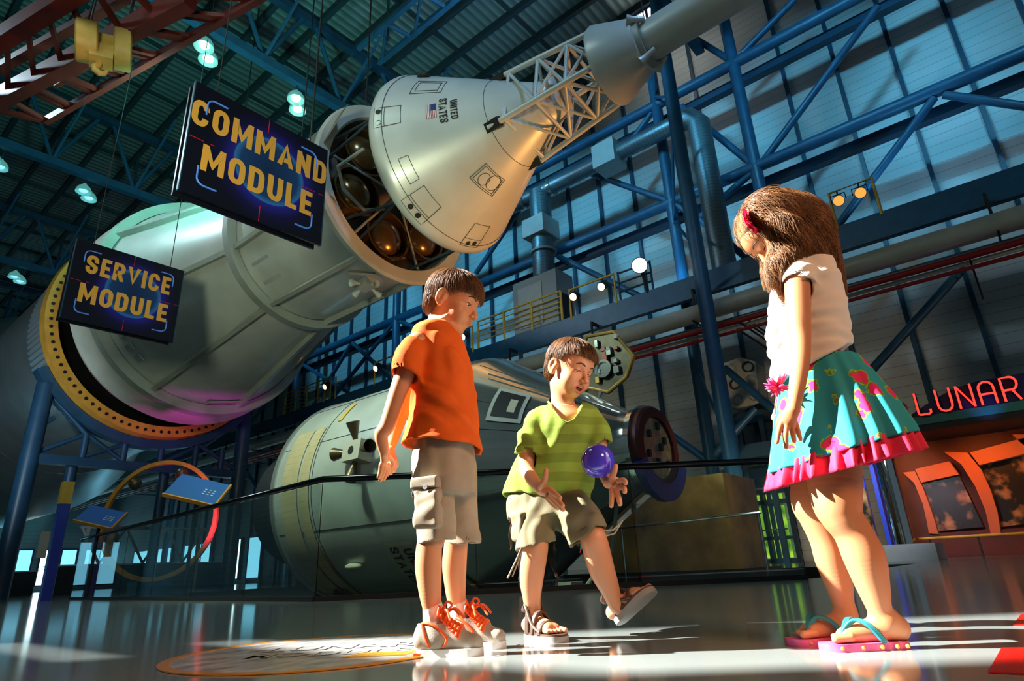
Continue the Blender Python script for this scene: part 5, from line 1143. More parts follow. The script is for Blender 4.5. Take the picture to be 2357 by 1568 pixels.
# ================================================================ THE THREE CHILDREN
MT['skin_o'] = mat('skin_boy_orange', (.66, .29, .145), .42, 0, .05, 8, sss=.08)
MT['skin_g'] = mat('skin_boy_green', (.66, .30, .155), .42, 0, .05, 8, sss=.08)
MT['skin_w'] = mat('skin_girl', (.60, .25, .115), .42, 0, .05, 8, sss=.08)
MT['hair_dark'] = mat('hair_dark_brown', (.05, .020, .008), .5, 0, .5, 30)
MT['hair_mid'] = mat('hair_brown', (.17, .078, .031), .45, 0, .5, 30)
MT['hair_light'] = mat('hair_light_brown', (.24, .11, .042), .46, 0, .45, 24)
def cap_hair(parent, o, Fm, s, cut, seed, mt_, n=2600, up=0., fl=None, grow=.009, L_=.055, nose=None, extra=None):
    """short hair: a thin cap over the skull with combed strands"""
    W = lambda x, y, z: o + (np.array([x, y, z]) * s) @ Fm
    cut0 = cut; cut = lambda q: cut0(q) - up * np.clip((q[..., 1] - .0) * 40, 0, 1)
    H = Sdf(); H.ell(W(0, -.014, .036), np.array((.071 + grow, .084 + grow, .068 + grow * 1.25)) * s, Fm, .01)
    H.ell(W(0, .022, .042), np.array((.060 + grow, .052 + grow, .050 + grow)) * s, Fm, .02 * s); H.ell(W(0, -.055, -.02), np.array((.055, .036, .045)) * s, Fm, .02 * s)
    H.add(lambda P: cut(((P - o) @ Fm.T) / s) * s, .006, 's')
    H.disp = lambda P: .0014 * np.sin(np.arctan2((P - o) @ Fm[0], (P - o) @ Fm[1] + .01) * 46 + 3 * np.sin(P[..., 2] * 80))
    lo, hi = bbox([o], .14 * s); VF = H.mesh(lo, hi, .003); hb = sobj('hair', VF, mt_, parent)
    q_ = lambda P: ((P - o) @ Fm.T) / s
    rt = surf_pts(H, VF, n, lambda c: (H.grad(c) * (c - W(0, -.01, .0))).sum(1) > 0, seed); rg = np.random.default_rng(seed)
    full = Sdf(); full.p = H.p[:3]
    cr_ = W(0, -.045, .11)
    def flow(P, i): d = P - cr_; d = d / (np.linalg.norm(d, axis=1, keepdims=True) + 1e-6); q = q_(P); return d + (-Fm[2]) * .9 + Fm[1] * np.where(q[:, 1:2] > .0, .35, .0) + (fl if fl is not None else 0)
    st = rg.uniform(.5, 1, n) * L_ * s / 7
    VS = strands(full, rt, flow(rt, 0), 7, st, flow, .0008 * s, .0030, seed)
    c = VS[0].reshape(n, -1, 3)[:, -1]; keep = cut(q_(c)) > -.009; K = VS[0].shape[0] // n; nf = len(VS[1]) // n; fsel = np.repeat(keep, nf)
    sobj('hair_strands', (VS[0], VS[1][fsel]), mt_, hb)
    return hb

# ---------------------------------------------------------------- boy in orange (stands in profile, facing right)
def boy_orange():
    t = thing('person', 'child in a bright orange t-shirt and khaki cargo shorts, standing with hands behind the back', 'child', J(1040, 1500, 1.98) * (1, 1, 0))
    S = Sdf(); d = 1.98; s = 1.05
    fw = nrm_(RT * .97 - FH * .20) * math.cos(.42) - UP * math.sin(.42); Fm = frame(fw, UP); o = J(1043, 699, d)
    W = head(S, o, Fm, s, lid=.0035)
    body_rows = rows([(748, 968, 1036, .06), (775, 950, 1062, .13), (840, 955, 1080, .12), (920, 958, 1082, .115), (1000, 952, 1085, .115), (1060, 950, 1085, .12), (1110, 958, 1080, .115)], d)
    S.add(zloft(body_rows), .03); S.limb([J(1004, 770, d, 27), (W(0, -.028, -.055), .037)], .02)
    # near (right) arm then far arm, hands clasped behind
    S.limb([J(962, 790, 1.87, 27), J(925, 880, 1.85, 22), J(893, 975, 1.86, 18.5), J(878, 1000, 1.865, 16), J(884, 1040, 1.89, 11.5)], .014)
    S.limb([J(985, 790, 2.11, 26), J(945, 890, 2.12, 21), J(922, 955, 2.12, 18), J(905, 1005, 2.06, 15), J(896, 1032, 2.01, 12)], .014)
    S.cone(*[q for a in (J(884, 1046, 1.90, 12), J(882, 1068, 1.92, 11)) for q in a][0::2], .016, .015, .008, flat=(RT, .7))
    for pts in (((878, 1070, 1.905, 6.2), (876, 1084, 1.91, 5.6), (872, 1098, 1.915, 5)), ((884, 1074, 1.915, 6.2), (881, 1090, 1.92, 5.6), (876, 1105, 1.925, 4.8)), ((889, 1074, 1.93, 6), (888, 1089, 1.935, 5.4), (884, 1102, 1.94, 4.6)), ((893, 1070, 1.945, 5.6), (894, 1083, 1.95, 5), (892, 1093, 1.955, 4.4)), ((892, 1048, 1.93, 6.4), (901, 1058, 1.95, 6), (905, 1068, 1.96, 5.2))):
        S.limb([J(*q) for q in pts], .003)
    S.cone(J(898, 1038, 1.995), J(901, 1060, 1.985), .016, .014, .006, flat=(FH, .7))
    for pts in (((900, 1062, 1.97, 6), (896, 1078, 1.965, 5.4), (893, 1088, 1.96, 4.8)), ((904, 1064, 1.975, 6), (902, 1080, 1.97, 5.4), (899, 1090, 1.965, 4.8)), ((908, 1060, 1.985, 6), (909, 1076, 1.985, 5.2), (906, 1085, 1.98, 4.6)), ((909, 1054, 2.0, 5.4), (913, 1066, 2.0, 4.8), (913, 1074, 2.0, 4.2)), ((893, 1045, 1.985, 6), (888, 1056, 1.975, 5.4), (888, 1064, 1.97, 5))): S.limb([J(*q) for q in pts], .003)
    # legs
    S.limb([J(1000, 1120, 1.93, 36), J(997, 1230, 1.92, 30), J(989, 1250, 1.92, 29), J(986, 1300, 1.925, 30.5), J(990, 1360, 1.93, 26), J(996, 1412, 1.94, 20), J(1000, 1450, 1.945, 20)], .02)
    S.limb([J(1050, 1120, 2.04, 36), J(1052, 1230, 2.05, 28), J(1050, 1250, 2.05, 27), J(1046, 1300, 2.06, 28), J(1048, 1350, 2.07, 24), J(1052, 1400, 2.08, 19.5), J(1056, 1436, 2.08, 19)], .02)
    S.cone(J(1002, 1470, 1.945), J(1070, 1490, 1.925), .028, .024, .01); S.cone(J(1058, 1452, 2.085), J(1120, 1470, 2.07), .028, .024, .01)
    VF = S.mesh(*bbox([J(850, 600, 1.8), J(1190, 1515, 2.2), J(850, 1515, 2.2), J(1190, 600, 1.8), J(870, 1000, 1.8)], .03), .0026)
    body = sobj('body', VF, ['skin_o', 'lip'], t, skin_mats(*VF, W, s, Fm, o, None))
    eyes(body, W, s, Fm, np.array([0, .93, -.35]), S, .0035)
    cap_hair(t, o, Fm, s, smooth_low, 11, 'hair_mid', 7500, grow=.008, L_=.05)
    # t-shirt
    T = Sdf(); R2 = rows([(752, 966, 1040, .07), (768, 950, 1056, .135), (800, 948, 1072, .14), (840, 948, 1084, .14), (900, 950, 1092, .145), (960, 944, 1099, .152), (1010, 932, 1108, .16), (1040, 922, 1112, .165), (1075, 918, 1110, .165)], d)
    T.add(zloft(R2), .02)
    s1, h1_ = open_tube([J(972, 784, 1.90, 29), J(944, 822, 1.84, 33), J(927, 880, 1.82, 34)], J(929, 862, 1.825), J(926, 880, 1.82)[0:3] - J(944, 815, 1.84), .010, .045); T.add(s1, .025)
    s2, h2_ = open_tube([J(985, 784, 2.08, 29), J(960, 826, 2.12, 31), J(946, 880, 2.14, 31)], J(949, 864, 2.14), J(946, 880, 2.14) - J(962, 815, 2.12), .010, .045); T.add(s2, .025)
    T.cone(J(1008, 742, d), J(1006, 768, d), .046, .055, .02)
    sa = J(928, 868, 1.82); T.add(plane(J(929, 856, 1.83), -nrm_(J(928, 868, 1.82) - J(944, 820, 1.83))), .002, 'i') if 0 else None
    hem = plane(J(1014, 1030, d), nrm_(UP * -1 - RT * .13)); T.add(lambda P: -hem(P) * -1, .004, 'i')
    # openings: sleeves, neck, hem
    T.hollow(h1_); T.hollow(h2_)
    T.hollow(zloft(R2, grow=-.009, zlo=-1, zhi=J(1014, 985, d)[2]))
    T.add(lambda P: np.linalg.norm(P - J(1012, 735, d), axis=-1) - .048, .004, 's')
    fd = folds([((.5, .3, .25), 7, .0040, 1.6), ((-.3, .6, .5), 12, .0024, 2.0), ((.2, .1, 1), 5, .0020, 2.2), ((.7, .2, .8), 26, .0008, 2.6)]); T.disp = lambda P: fd(P) + .0016 * np.exp(-((hem(P) + .016) / .0022) ** 2)
    m_ = mat('orange_cotton', (.80, .13, .012), .8, 0, .06, 20, .25, 900, spec=.2); sh = sobj('t_shirt', T.mesh(*bbox([J(900, 730, 1.75), J(1125, 1095, 2.25), J(900, 1095, 2.25), J(1125, 730, 1.75)], .02), .0036), m_, t)
    obj('hem_seam', shell(rows([(1000, 934, 1106, .158), (1075, 917, 1111, .166)], d), RT, 90, lambda a, q: 1.008, .002, nrow=2, z0=J(1014, 1031, d)[2] - .002, z1=J(1014, 1026, d)[2]), m_, sh) if 0 else None
    # cargo shorts
    P_ = Sdf(); P_.add(zloft(rows([(1010, 955, 1088, .125), (1060, 947, 1094, .135), (1110, 948, 1096, .14), (1140, 952, 1097, .13)], d)), .02)
    l1, k1_ = open_tube([J(1000, 1110, 1.93, 46), J(1003, 1180, 1.92, 45), J(1009, 1275, 1.92, 43)], J(1010, 1246, 1.92), -UP + RT * .05, .012, .016, (FH, .95)); l2, k2_ = open_tube([J(1046, 1110, 2.03, 46), J(1060, 1190, 2.05, 42), J(1068, 1280, 2.05, 38)], J(1072, 1251, 2.05), -UP, .012, .016)
    P_.add(l1, .012); P_.add(l2, .012); P_.hollow(k1_); P_.hollow(k2_)
    P_.disp = folds([((.6, .2, .5), 8, .0026, 1.8), ((-.4, .7, .3), 15, .0018, 2.2), ((0, .2, 1), 12, .0014, 2.5)])
    kh = mat('khaki_cotton', (.40, .345, .26), .85, 0, .10, 14, .3, 700, spec=.2); MT['khaki'] = kh
    so_ = sobj('cargo_shorts', P_.mesh(*bbox([J(935, 1000, 1.78), J(1110, 1262, 2.2), J(935, 1262, 2.2), J(1110, 1000, 1.78)], .02), .0036), kh, t)
    def patch(cen, nr, ux, w_, h_, th=.006): nr = nrm_(nr); ux = nrm_(ux - nr * np.dot(ux, nr)); uz = np.cross(nr, ux); return MB().obox(cen, ux, uz, nr, (w_ / 2, h_ / 2, th))
    cpk = J(985, 1170, 1.835); nrp = -FH - RT * .35
    fr_p = frame(nrp, UP)
    K = Sdf(); K.box(cpk, fr_p, (.040, .020, .056), .012); K.disp = folds([((.6, .2, .6), 14, .0025, 2), ((.1, .1, 1), 22, .0015, 2)]); sobj('cargo_pocket', K.mesh(*bbox([cpk], .09), .003), kh, so_)
    K = Sdf(); cf = J(980, 1112, 1.832); K.box(cf, fr_p, (.043, .017, .017), .006); K.disp = folds([((.6, .2, .6), 20, .0012, 2)]); sobj('pocket_flap', K.mesh(*bbox([cf], .08), .003), kh, so_)
    obj('button', MB().lathe(J(979, 1121, 1.815), nrm_(-FH - RT * .3), [(0, .001), (0, .007), (.003, .007), (.003, .001)], 16), 'grey', so_, 'y')
    # socks and trainers
    MT['sock'] = mat('white_sock', (.75, .74, .72), .9); MT['suede'] = mat('grey_suede', (.36, .32, .26), .8, 0, .12, 20, .1, 300); MT['lace'] = mat('orange_lace', (.85, .10, .01), .6); MT['solew'] = mat('shoe_sole_white', (.70, .69, .68), .5)
    for nm, ank, heel, toe in (('near', [J(996, 1398, 1.938, 23), J(998, 1430, 1.943, 24), J(1001, 1462, 1.945, 27)], J(966, 1506, 1.935) * (1, 1, 0), J(1106, 1508, 1.912) * (1, 1, 0)),
                           ('far', [J(1052, 1392, 2.08, 22), J(1056, 1420, 2.08, 23), J(1058, 1448, 2.085, 26)], J(1040, 1487, 2.09) * (1, 1, 0), J(1158, 1488, 2.045) * (1, 1, 0))):
        K = Sdf(); K.limb(ank, .01); K.disp = lambda P: .0006 * np.sin(np.arctan2(P[..., 0] - ank[0][0][0], P[..., 1] - ank[0][0][1]) * 40); sobj('sock', K.mesh(*bbox([a[0] for a in ank], .05), .0025), 'sock', t)
        f_, sd, L_ = heel_foot_frame(heel, toe); A = lambda x, y, z: heel + f_ * x * L_ + sd * y + UP * z
        K = Sdf(); K.cone(A(.08, 0, .045), A(.30, 0, .045), .033, .036, .02); K.cone(A(.14, 0, .075), A(.26, 0, .080), .030, .033, .02); K.cone(A(.30, 0, .045), A(.90, .004, .030), .036, .026, .02, flat=(UP, .95)); K.cone(A(.28, 0, .075), A(.62, 0, .052), .026, .022, .02)
        K.add(lambda P: .014 - P[..., 2], .004, 'i') if 0 else None; K.limb([(A(.2, 0, .085), .024), (A(.17, 0, .14), .030)], .004, 's')
        K.add(lambda P: P[..., 2] * -1 + .016, .003, 'i'); shoe = sobj('shoe', K.mesh(*bbox([heel, toe], .07), .0028), 'suede', t)
        obj('sole', sole_mesh(heel, toe, wf_(.031, .041), .0, .020, ext=.010, flare=.98), 'solew', shoe, 'y')
        obj('toe_bumper', MB().obox(A(.06, 0, .006), f_, sd, UP, (.02, .030, .005)), 'lace', shoe)
        qq = lambda pts: [(lambda P: P)(A(*p)) for p in pts]
        for sg in (-1, 1):
            cl = [A(.08, sg * .030, .085), A(.16, sg * .037, .050), A(.22, sg * .040, .024)]; obj('trim_stripe', MB().tube(proj(K, spline(cl, 6), .0005), .0042, 8), 'lace', shoe, 'y')
            obj('trim_stripe', MB().tube(proj(K, spline([A(.08, sg * .028, .088), A(.24, sg * .033, .084), A(.40, sg * .034, .066), A(.50, sg * .036, .045), A(.44, sg * .039, .024)], 6), .0005), .0042, 8), 'lace', shoe, 'y')
        mb = MB()
        for i in range(6):
            x = .36 + .055 * i; z = .104 - .0095 * i
            mb.tube(proj(K, spline([A(x, -.024, z - .008), A(x + .02, 0, z + .003), A(x + .035, .024, z - .012)], 4), .003), .0046, 8); mb.tube(proj(K, spline([A(x, .024, z - .008), A(x + .02, 0, z + .006), A(x + .035, -.024, z - .012)], 4), .005), .0046, 8)
        for a in np.linspace(0, 2 * PI, 4, endpoint=False):
            c0 = A(.36, 0, .108); e_ = c0 + f_ * .030 * math.cos(a) + sd * (.045 * math.sin(a) - .006) + UP * (.012 + .010 * math.cos(2 * a)); mb.tube(spline([c0, (c0 + e_) / 2 + UP * .020, e_, (c0 + e_) / 2 - UP * .004 + sd * .008, c0], 5), .0036, 7)
        for a in (-.8, .5, 1.1): c0 = A(.40, 0, .106); mb.tube(spline([c0, c0 + f_ * .04 * math.cos(a) + sd * .04 * math.sin(a) + UP * .014, c0 + f_ * .072 * math.cos(a) + sd * .06 * math.sin(a) - UP * .012], 5), .0036, 7)
        obj('laces', mb, 'lace', shoe, 'y')
    return t
def smooth_low(q):
    y, z = q[..., 1], q[..., 2]
    lim = np.interp(y, [-.10, -.05, -.032, -.026, .0, .012, .03, .05, .09], [-.055, -.058, -.030, .020, .022, .006, .024, .032, .034]); return z - lim

# ---------------------------------------------------------------- boy in green (crouches, facing the camera and right)
def boy_green():
    t = thing('person', 'child in a green striped v-neck t-shirt, crouching with both hands out for the ball', 'child', J(1300, 1470, 2.3) * (1, 1, 0))
    S = Sdf(); s = 1.02
    fh = nrm_(-FH * .74 + RT * .67); fw = fh * math.cos(.46) - UP * math.sin(.46); upv = nrm_(UP + RT * .16); Fm = frame(fw, upv); o = J(1347, 862, 2.13) - Fm[1] * .078 * s
    W = head(S, o, Fm, s, lid=.0015, mouth='open')
    br = rows([(945, 1262, 1350, .07, 2.24), (970, 1238, 1372, .10, 2.25), (1040, 1228, 1368, .10, 2.27), (1100, 1200, 1345, .11, 2.32), (1150, 1190, 1335, .12, 2.35), (1190, 1195, 1330, .10, 2.35)], 2.3)
    S.add(zloft(br), .03); S.limb([J(1300, 965, 2.22, 27), (W(0, -.026, -.052), .040)], .02); S.limb([J(1250, 955, 2.23, 20), J(1350, 962, 2.22, 20)], .03)
    S.limb([J(1234, 965, 2.22, 23), J(1216, 1040, 2.2, 20), J(1212, 1078, 2.18, 17.5), J(1226, 1104, 2.12, 15), J(1246, 1126, 2.05, 12.5)], .014)
    S.cone(J(1248, 1127, 2.05), J(1268, 1140, 2.0), .018, .019, .010, flat=(nrm_(FH + UP * .5), .65))
    for pts in (((1246, 1120, 2.03, 8), (1254, 1106, 2.01, 7), (1256, 1092, 2.0, 6.4), (1257, 1083, 2.0, 5.6)), ((1268, 1130, 1.99, 7), (1279, 1138, 1.97, 6.4), (1289, 1146, 1.96, 5.6)), ((1270, 1138, 1.99, 7), (1283, 1151, 1.97, 6.4), (1295, 1164, 1.95, 5.6)), ((1266, 1144, 2.0, 7), (1281, 1159, 1.98, 6.4), (1296, 1173, 1.96, 5.6)), ((1260, 1146, 2.01, 6.6), (1272, 1160, 2.0, 6), (1284, 1170, 1.98, 5.2))): S.limb([J(*q) for q in pts], .003)
    S.limb([J(1368, 968, 2.21, 22), J(1378, 1020, 2.19, 19), J(1382, 1062, 2.16, 16.5), J(1390, 1090, 2.08, 14), J(1400, 1110, 2.01, 12.5)], .014)
    S.cone(J(1402, 1112, 2.0), J(1418, 1120, 1.95), .018, .021, .010, flat=(nrm_(FH * .8 + UP * .6), .6))
    for pts in (((1408, 1100, 1.96, 7.5), (1414, 1086, 1.95, 6.8), (1417, 1073, 1.945, 5.6)), ((1424, 1108, 1.94, 7), (1436, 1106, 1.92, 6.4), (1440, 1112, 1.905, 5.6)), ((1424, 1122, 1.94, 7), (1436, 1124, 1.92, 6.4), (1438, 1132, 1.905, 5.6)), ((1418, 1130, 1.94, 7), (1424, 1146, 1.925, 6.6), (1427, 1160, 1.92, 5.8)), ((1408, 1128, 1.95, 7), (1408, 1146, 1.935, 6.4), (1407, 1164, 1.93, 5.6))): S.limb([J(*q) for q in pts], .003)
    # legs
    S.limb([J(1232, 1175, 2.30, 30), J(1234, 1245, 2.18, 28), J(1232, 1268, 2.17, 29), J(1224, 1325, 2.20, 28), J(1224, 1375, 2.22, 21), J(1228, 1412, 2.24, 17)], .02)
    S.limb([J(1305, 1165, 2.30, 34), J(1360, 1228, 2.15, 29.5), J(1368, 1248, 2.13, 31), J(1384, 1308, 2.17, 30), J(1402, 1352, 2.20, 23), J(1415, 1388, 2.22, 17)], .02)
    h1, t1 = J(1220, 1462, 2.25) * (1, 1, 0) + UP * .020, J(1262, 1466, 2.20) * (1, 1, 0) + UP * .020; t1 = h1 + nrm_(nrm_(t1 - h1) * .35 - FH * .3 + RT * .28) * (1, 1, 0) * .175
    t1 = h1 + nrm_(RT * .42 - FH * .62) * .17; foot(S, h1, t1, J(1228, 1418, 2.245), .020)
    h2 = J(1430, 1448, 2.25); h2[2] = .035; d2 = nrm_(RT * .52 - FH * .50 + UP * .50); u2 = nrm_(UP - d2 * d2[2] - FH * .0); u2 = nrm_(u2 - d2 * (u2 @ d2)); t2 = h2 + d2 * .165
    foot(S, h2 + u2 * .018, t2 + u2 * .018, J(1418, 1400, 2.235), .019, up=u2)
    VF = S.mesh(*bbox([J(1150, 745, 2.0), J(1500, 1485, 2.45), J(1150, 1485, 2.45), J(1500, 745, 1.9), J(1480, 1180, 1.85), J(1180, 1180, 1.85)], .03), .0026)
    body = sobj('body', VF, ['skin_g', 'lip', 'mouth'], t, skin_mats(*VF, W, s, Fm, o, 'open'))
    eyes(body, W, s, Fm, np.array([.05, .90, -.42]), S, .0015)
    obj('teeth', MB().tube([W(-.0145, .0685, -.0475), W(-.007, .0745, -.0475), W(.007, .0745, -.0475), W(.0145, .0685, -.0475)], [.0022, .003, .003, .0022], 8), 'teeth', body, 'all')
    cap_hair(t, o, Fm, s, smooth_low, 12, 'hair_mid', 7500, grow=.008, L_=.05, up=.022)
    # t-shirt
    d = 2.27; T = Sdf(); R2 = rows([(932, 1262, 1352, .06, 2.22), (948, 1240, 1372, .10, 2.23), (990, 1226, 1384, .125, 2.24), (1040, 1198, 1384, .14, 2.27), (1090, 1168, 1374, .155, 2.31), (1140, 1154, 1362, .165, 2.34), (1185, 1146, 1352, .165, 2.35)], d)
    T.add(zloft(R2), .02); 
    s1, h1_ = open_tube([J(1248, 960, 2.22, 25), J(1224, 1000, 2.19, 30), J(1213, 1060, 2.18, 31)], J(1214, 1046, 2.18), -UP - RT * .12, .011, .018); s2, h2_ = open_tube([J(1358, 962, 2.21, 25), J(1376, 990, 2.18, 27), J(1383, 1036, 2.17, 28)], J(1382, 1022, 2.17), -UP + RT * .15, .011, .018)
    T.add(s1, .02); T.add(s2, .02)
    hem = nrm_(-UP + RT * -.20); T.add(lambda P, p=J(1250, 1149, 2.3): ((P - p) @ hem), .004, 'i')
    T.hollow(h1_); T.hollow(h2_)
    T.hollow(zloft(R2, grow=-.009, zlo=-1, zhi=J(1260, 1118, 2.3)[2]))
    # v neck: a wedge cut from the front
    vn = [J(1268, 925, 2.16), J(1346, 938, 2.14), J(1305, 972, 2.10)]; T.cone(J(1304, 925, 2.20), J(1304, 925, 2.02), .052, .052, .003, 's'); T.cone(J(1306, 945, 2.16), J(1306, 945, 2.02), .040, .040, .003, 's'); T.cone(J(1306, 962, 2.14), J(1306, 962, 2.0), .016, .012, .012, 's')
    T.disp = folds([((.5, -.2, .5), 8, .003, 1.7), ((-.5, .5, .45), 12, .002, 2.1), ((.2, .3, 1), 6, .0016, 2.4)])
    gm_ = stripes(mat('green_striped_cotton', (.25, .39, .055), .8, 0, .05, 10, .2, 900, spec=.2), 2, .062, .78, .5, .0)
    sh = sobj('t_shirt', T.mesh(*bbox([J(1130, 905, 2.05), J(1410, 1195, 2.55), J(1130, 1195, 2.55), J(1410, 905, 2.0)], .02), .0036), gm_, t)
    nk = [J(1262, 925, 2.20), J(1275, 945, 2.135), J(1290, 960, 2.11), J(1306, 971, 2.10), J(1322, 960, 2.105), J(1338, 945, 2.12), J(1350, 930, 2.18)]
    nk = np.array(nk)
    for _ in range(30): nk[1:-1] -= (T.grad(nk[1:-1]) * np.clip(T.val(nk[1:-1]) + .001, -.004, .004)[:, None])
    obj('neck_band', MB().tube(list(nk), .0042, 8), mat('green_neckband', (.20, .32, .04), .8), sh, 'all')
    # shorts
    P_ = Sdf(); P_.add(zloft(rows([(1110, 1180, 1350, .13, 2.33), (1150, 1166, 1352, .15, 2.33), (1190, 1166, 1362, .15, 2.31)], 2.3)), .02)
    l1, k1_ = open_tube([J(1222, 1172, 2.30, 50), J(1231, 1215, 2.215, 46), J(1234, 1290, 2.165, 45)], J(1233, 1254, 2.18), -UP + RT * .18, .012, .016); l2, k2_ = open_tube([J(1302, 1170, 2.27, 52), J(1338, 1200, 2.17, 50), J(1368, 1266, 2.115, 47)], J(1352, 1236, 2.14), -UP + RT * .42 - FH * .15, .012, .016)
    P_.add(l1, .012); P_.add(l2, .012); P_.hollow(k1_); P_.hollow(k2_)
    P_.disp = folds([((.6, .2, .5), 9, .003, 1.8), ((-.4, .7, .3), 15, .002, 2.2), ((0, .2, 1), 11, .0015, 2.5)])
    ol = mat('olive_cotton', (.22, .20, .12), .85, 0, .10, 14, .3, 700, spec=.2); so_ = sobj('cargo_shorts', P_.mesh(*bbox([J(1155, 1095, 2.0), J(1405, 1300, 2.5), J(1155, 1300, 2.5), J(1405, 1095, 2.0)], .02), .0036), ol, t)
    K = Sdf(); cf = J(1196, 1214, 2.19); K.box(cf, frame(-RT * .8 - FH * .5, UP), (.032, .018, .046), .010); K.disp = folds([((.6, .2, .6), 14, .003, 2)]); sobj('cargo_pocket', K.mesh(*bbox([cf], .07), .003), ol, so_)
    cd_ = mat('cord_beige', (.45, .38, .26), .7)
    obj('drawstring', MB().tube([J(1200, 1262, 2.14), J(1188, 1290, 2.13), J(1168, 1332, 2.13)], .0030, 8), cd_, so_, 'y'); obj('drawstring', MB().tube([J(1204, 1262, 2.14), J(1192, 1295, 2.13), J(1179, 1328, 2.13)], .0026, 8), cd_, so_, 'y')
    obj('drawstring', MB().tube([J(1386, 1222, 2.11), J(1412, 1220, 2.10), J(1428, 1205, 2.10)], .0030, 8), cd_, so_, 'y'); obj('drawstring', MB().tube([J(1388, 1236, 2.11), J(1415, 1228, 2.10), J(1433, 1198, 2.10)], .0026, 8), cd_, so_, 'y')
    # sandals
    MT['sandal'] = mat('brown_leather', (.085, .045, .028), .55, 0, .2, 20); MT['sandal_sole'] = mat('sandal_sole_grey', (.30, .28, .26), .7)
    def sandal(heel, toe, up, ank):
        f_, sd, L_ = heel_foot_frame(heel, toe, up); A = lambda x, y, z: heel + f_ * x * L_ + sd * y + up * z
        o_ = obj('sandal', sole_mesh(heel, toe, wf_(.030, .040), -.020, -.002, up, ext=.012), 'sandal_sole', t, 'y'); obj('footbed', sole_mesh(heel, toe, wf_(.029, .039), -.002, .004, up, ext=.010), 'sandal', o_, 'y')
        def strap(x0, x1, z, w_, r=.0075):
            pts = [A(x0 + (x1 - x0) * (i / 8), -w_ * math.cos(PI * i / 8), .0 + z * math.sin(PI * i / 8)) for i in range(9)]; mb = MB()
            for dx in (-.35, 0, .35): mb.tube([p + f_ * dx * r * 2 for p in pts], r * .62, 8)
            obj('strap', mb, 'sandal', o_, 'y')
        strap(.66, .60, .038, .038); strap(.40, .36, .066, .035); strap(.12, .16, .10, .030)
        for sg in (-1, 1): obj('strap', MB().tube(spline([A(.64, sg * .037, .008), A(.38, sg * .036, .03), A(.14, sg * .030, .085), A(.02, sg * .018, .07)], 4), .0055, 8), 'sandal', o_, 'y')
        obj('heel_strap', MB().tube(spline([A(.14, -.030, .08), A(-.01, -.02, .07), A(-.05, 0, .068), A(-.01, .02, .07), A(.14, .030, .08)], 4), .008, 8), 'sandal', o_, 'y')
    sandal(h1, t1, UP, None); sandal(h2 + u2 * .018, t2 + u2 * .018, u2, None)
    return t

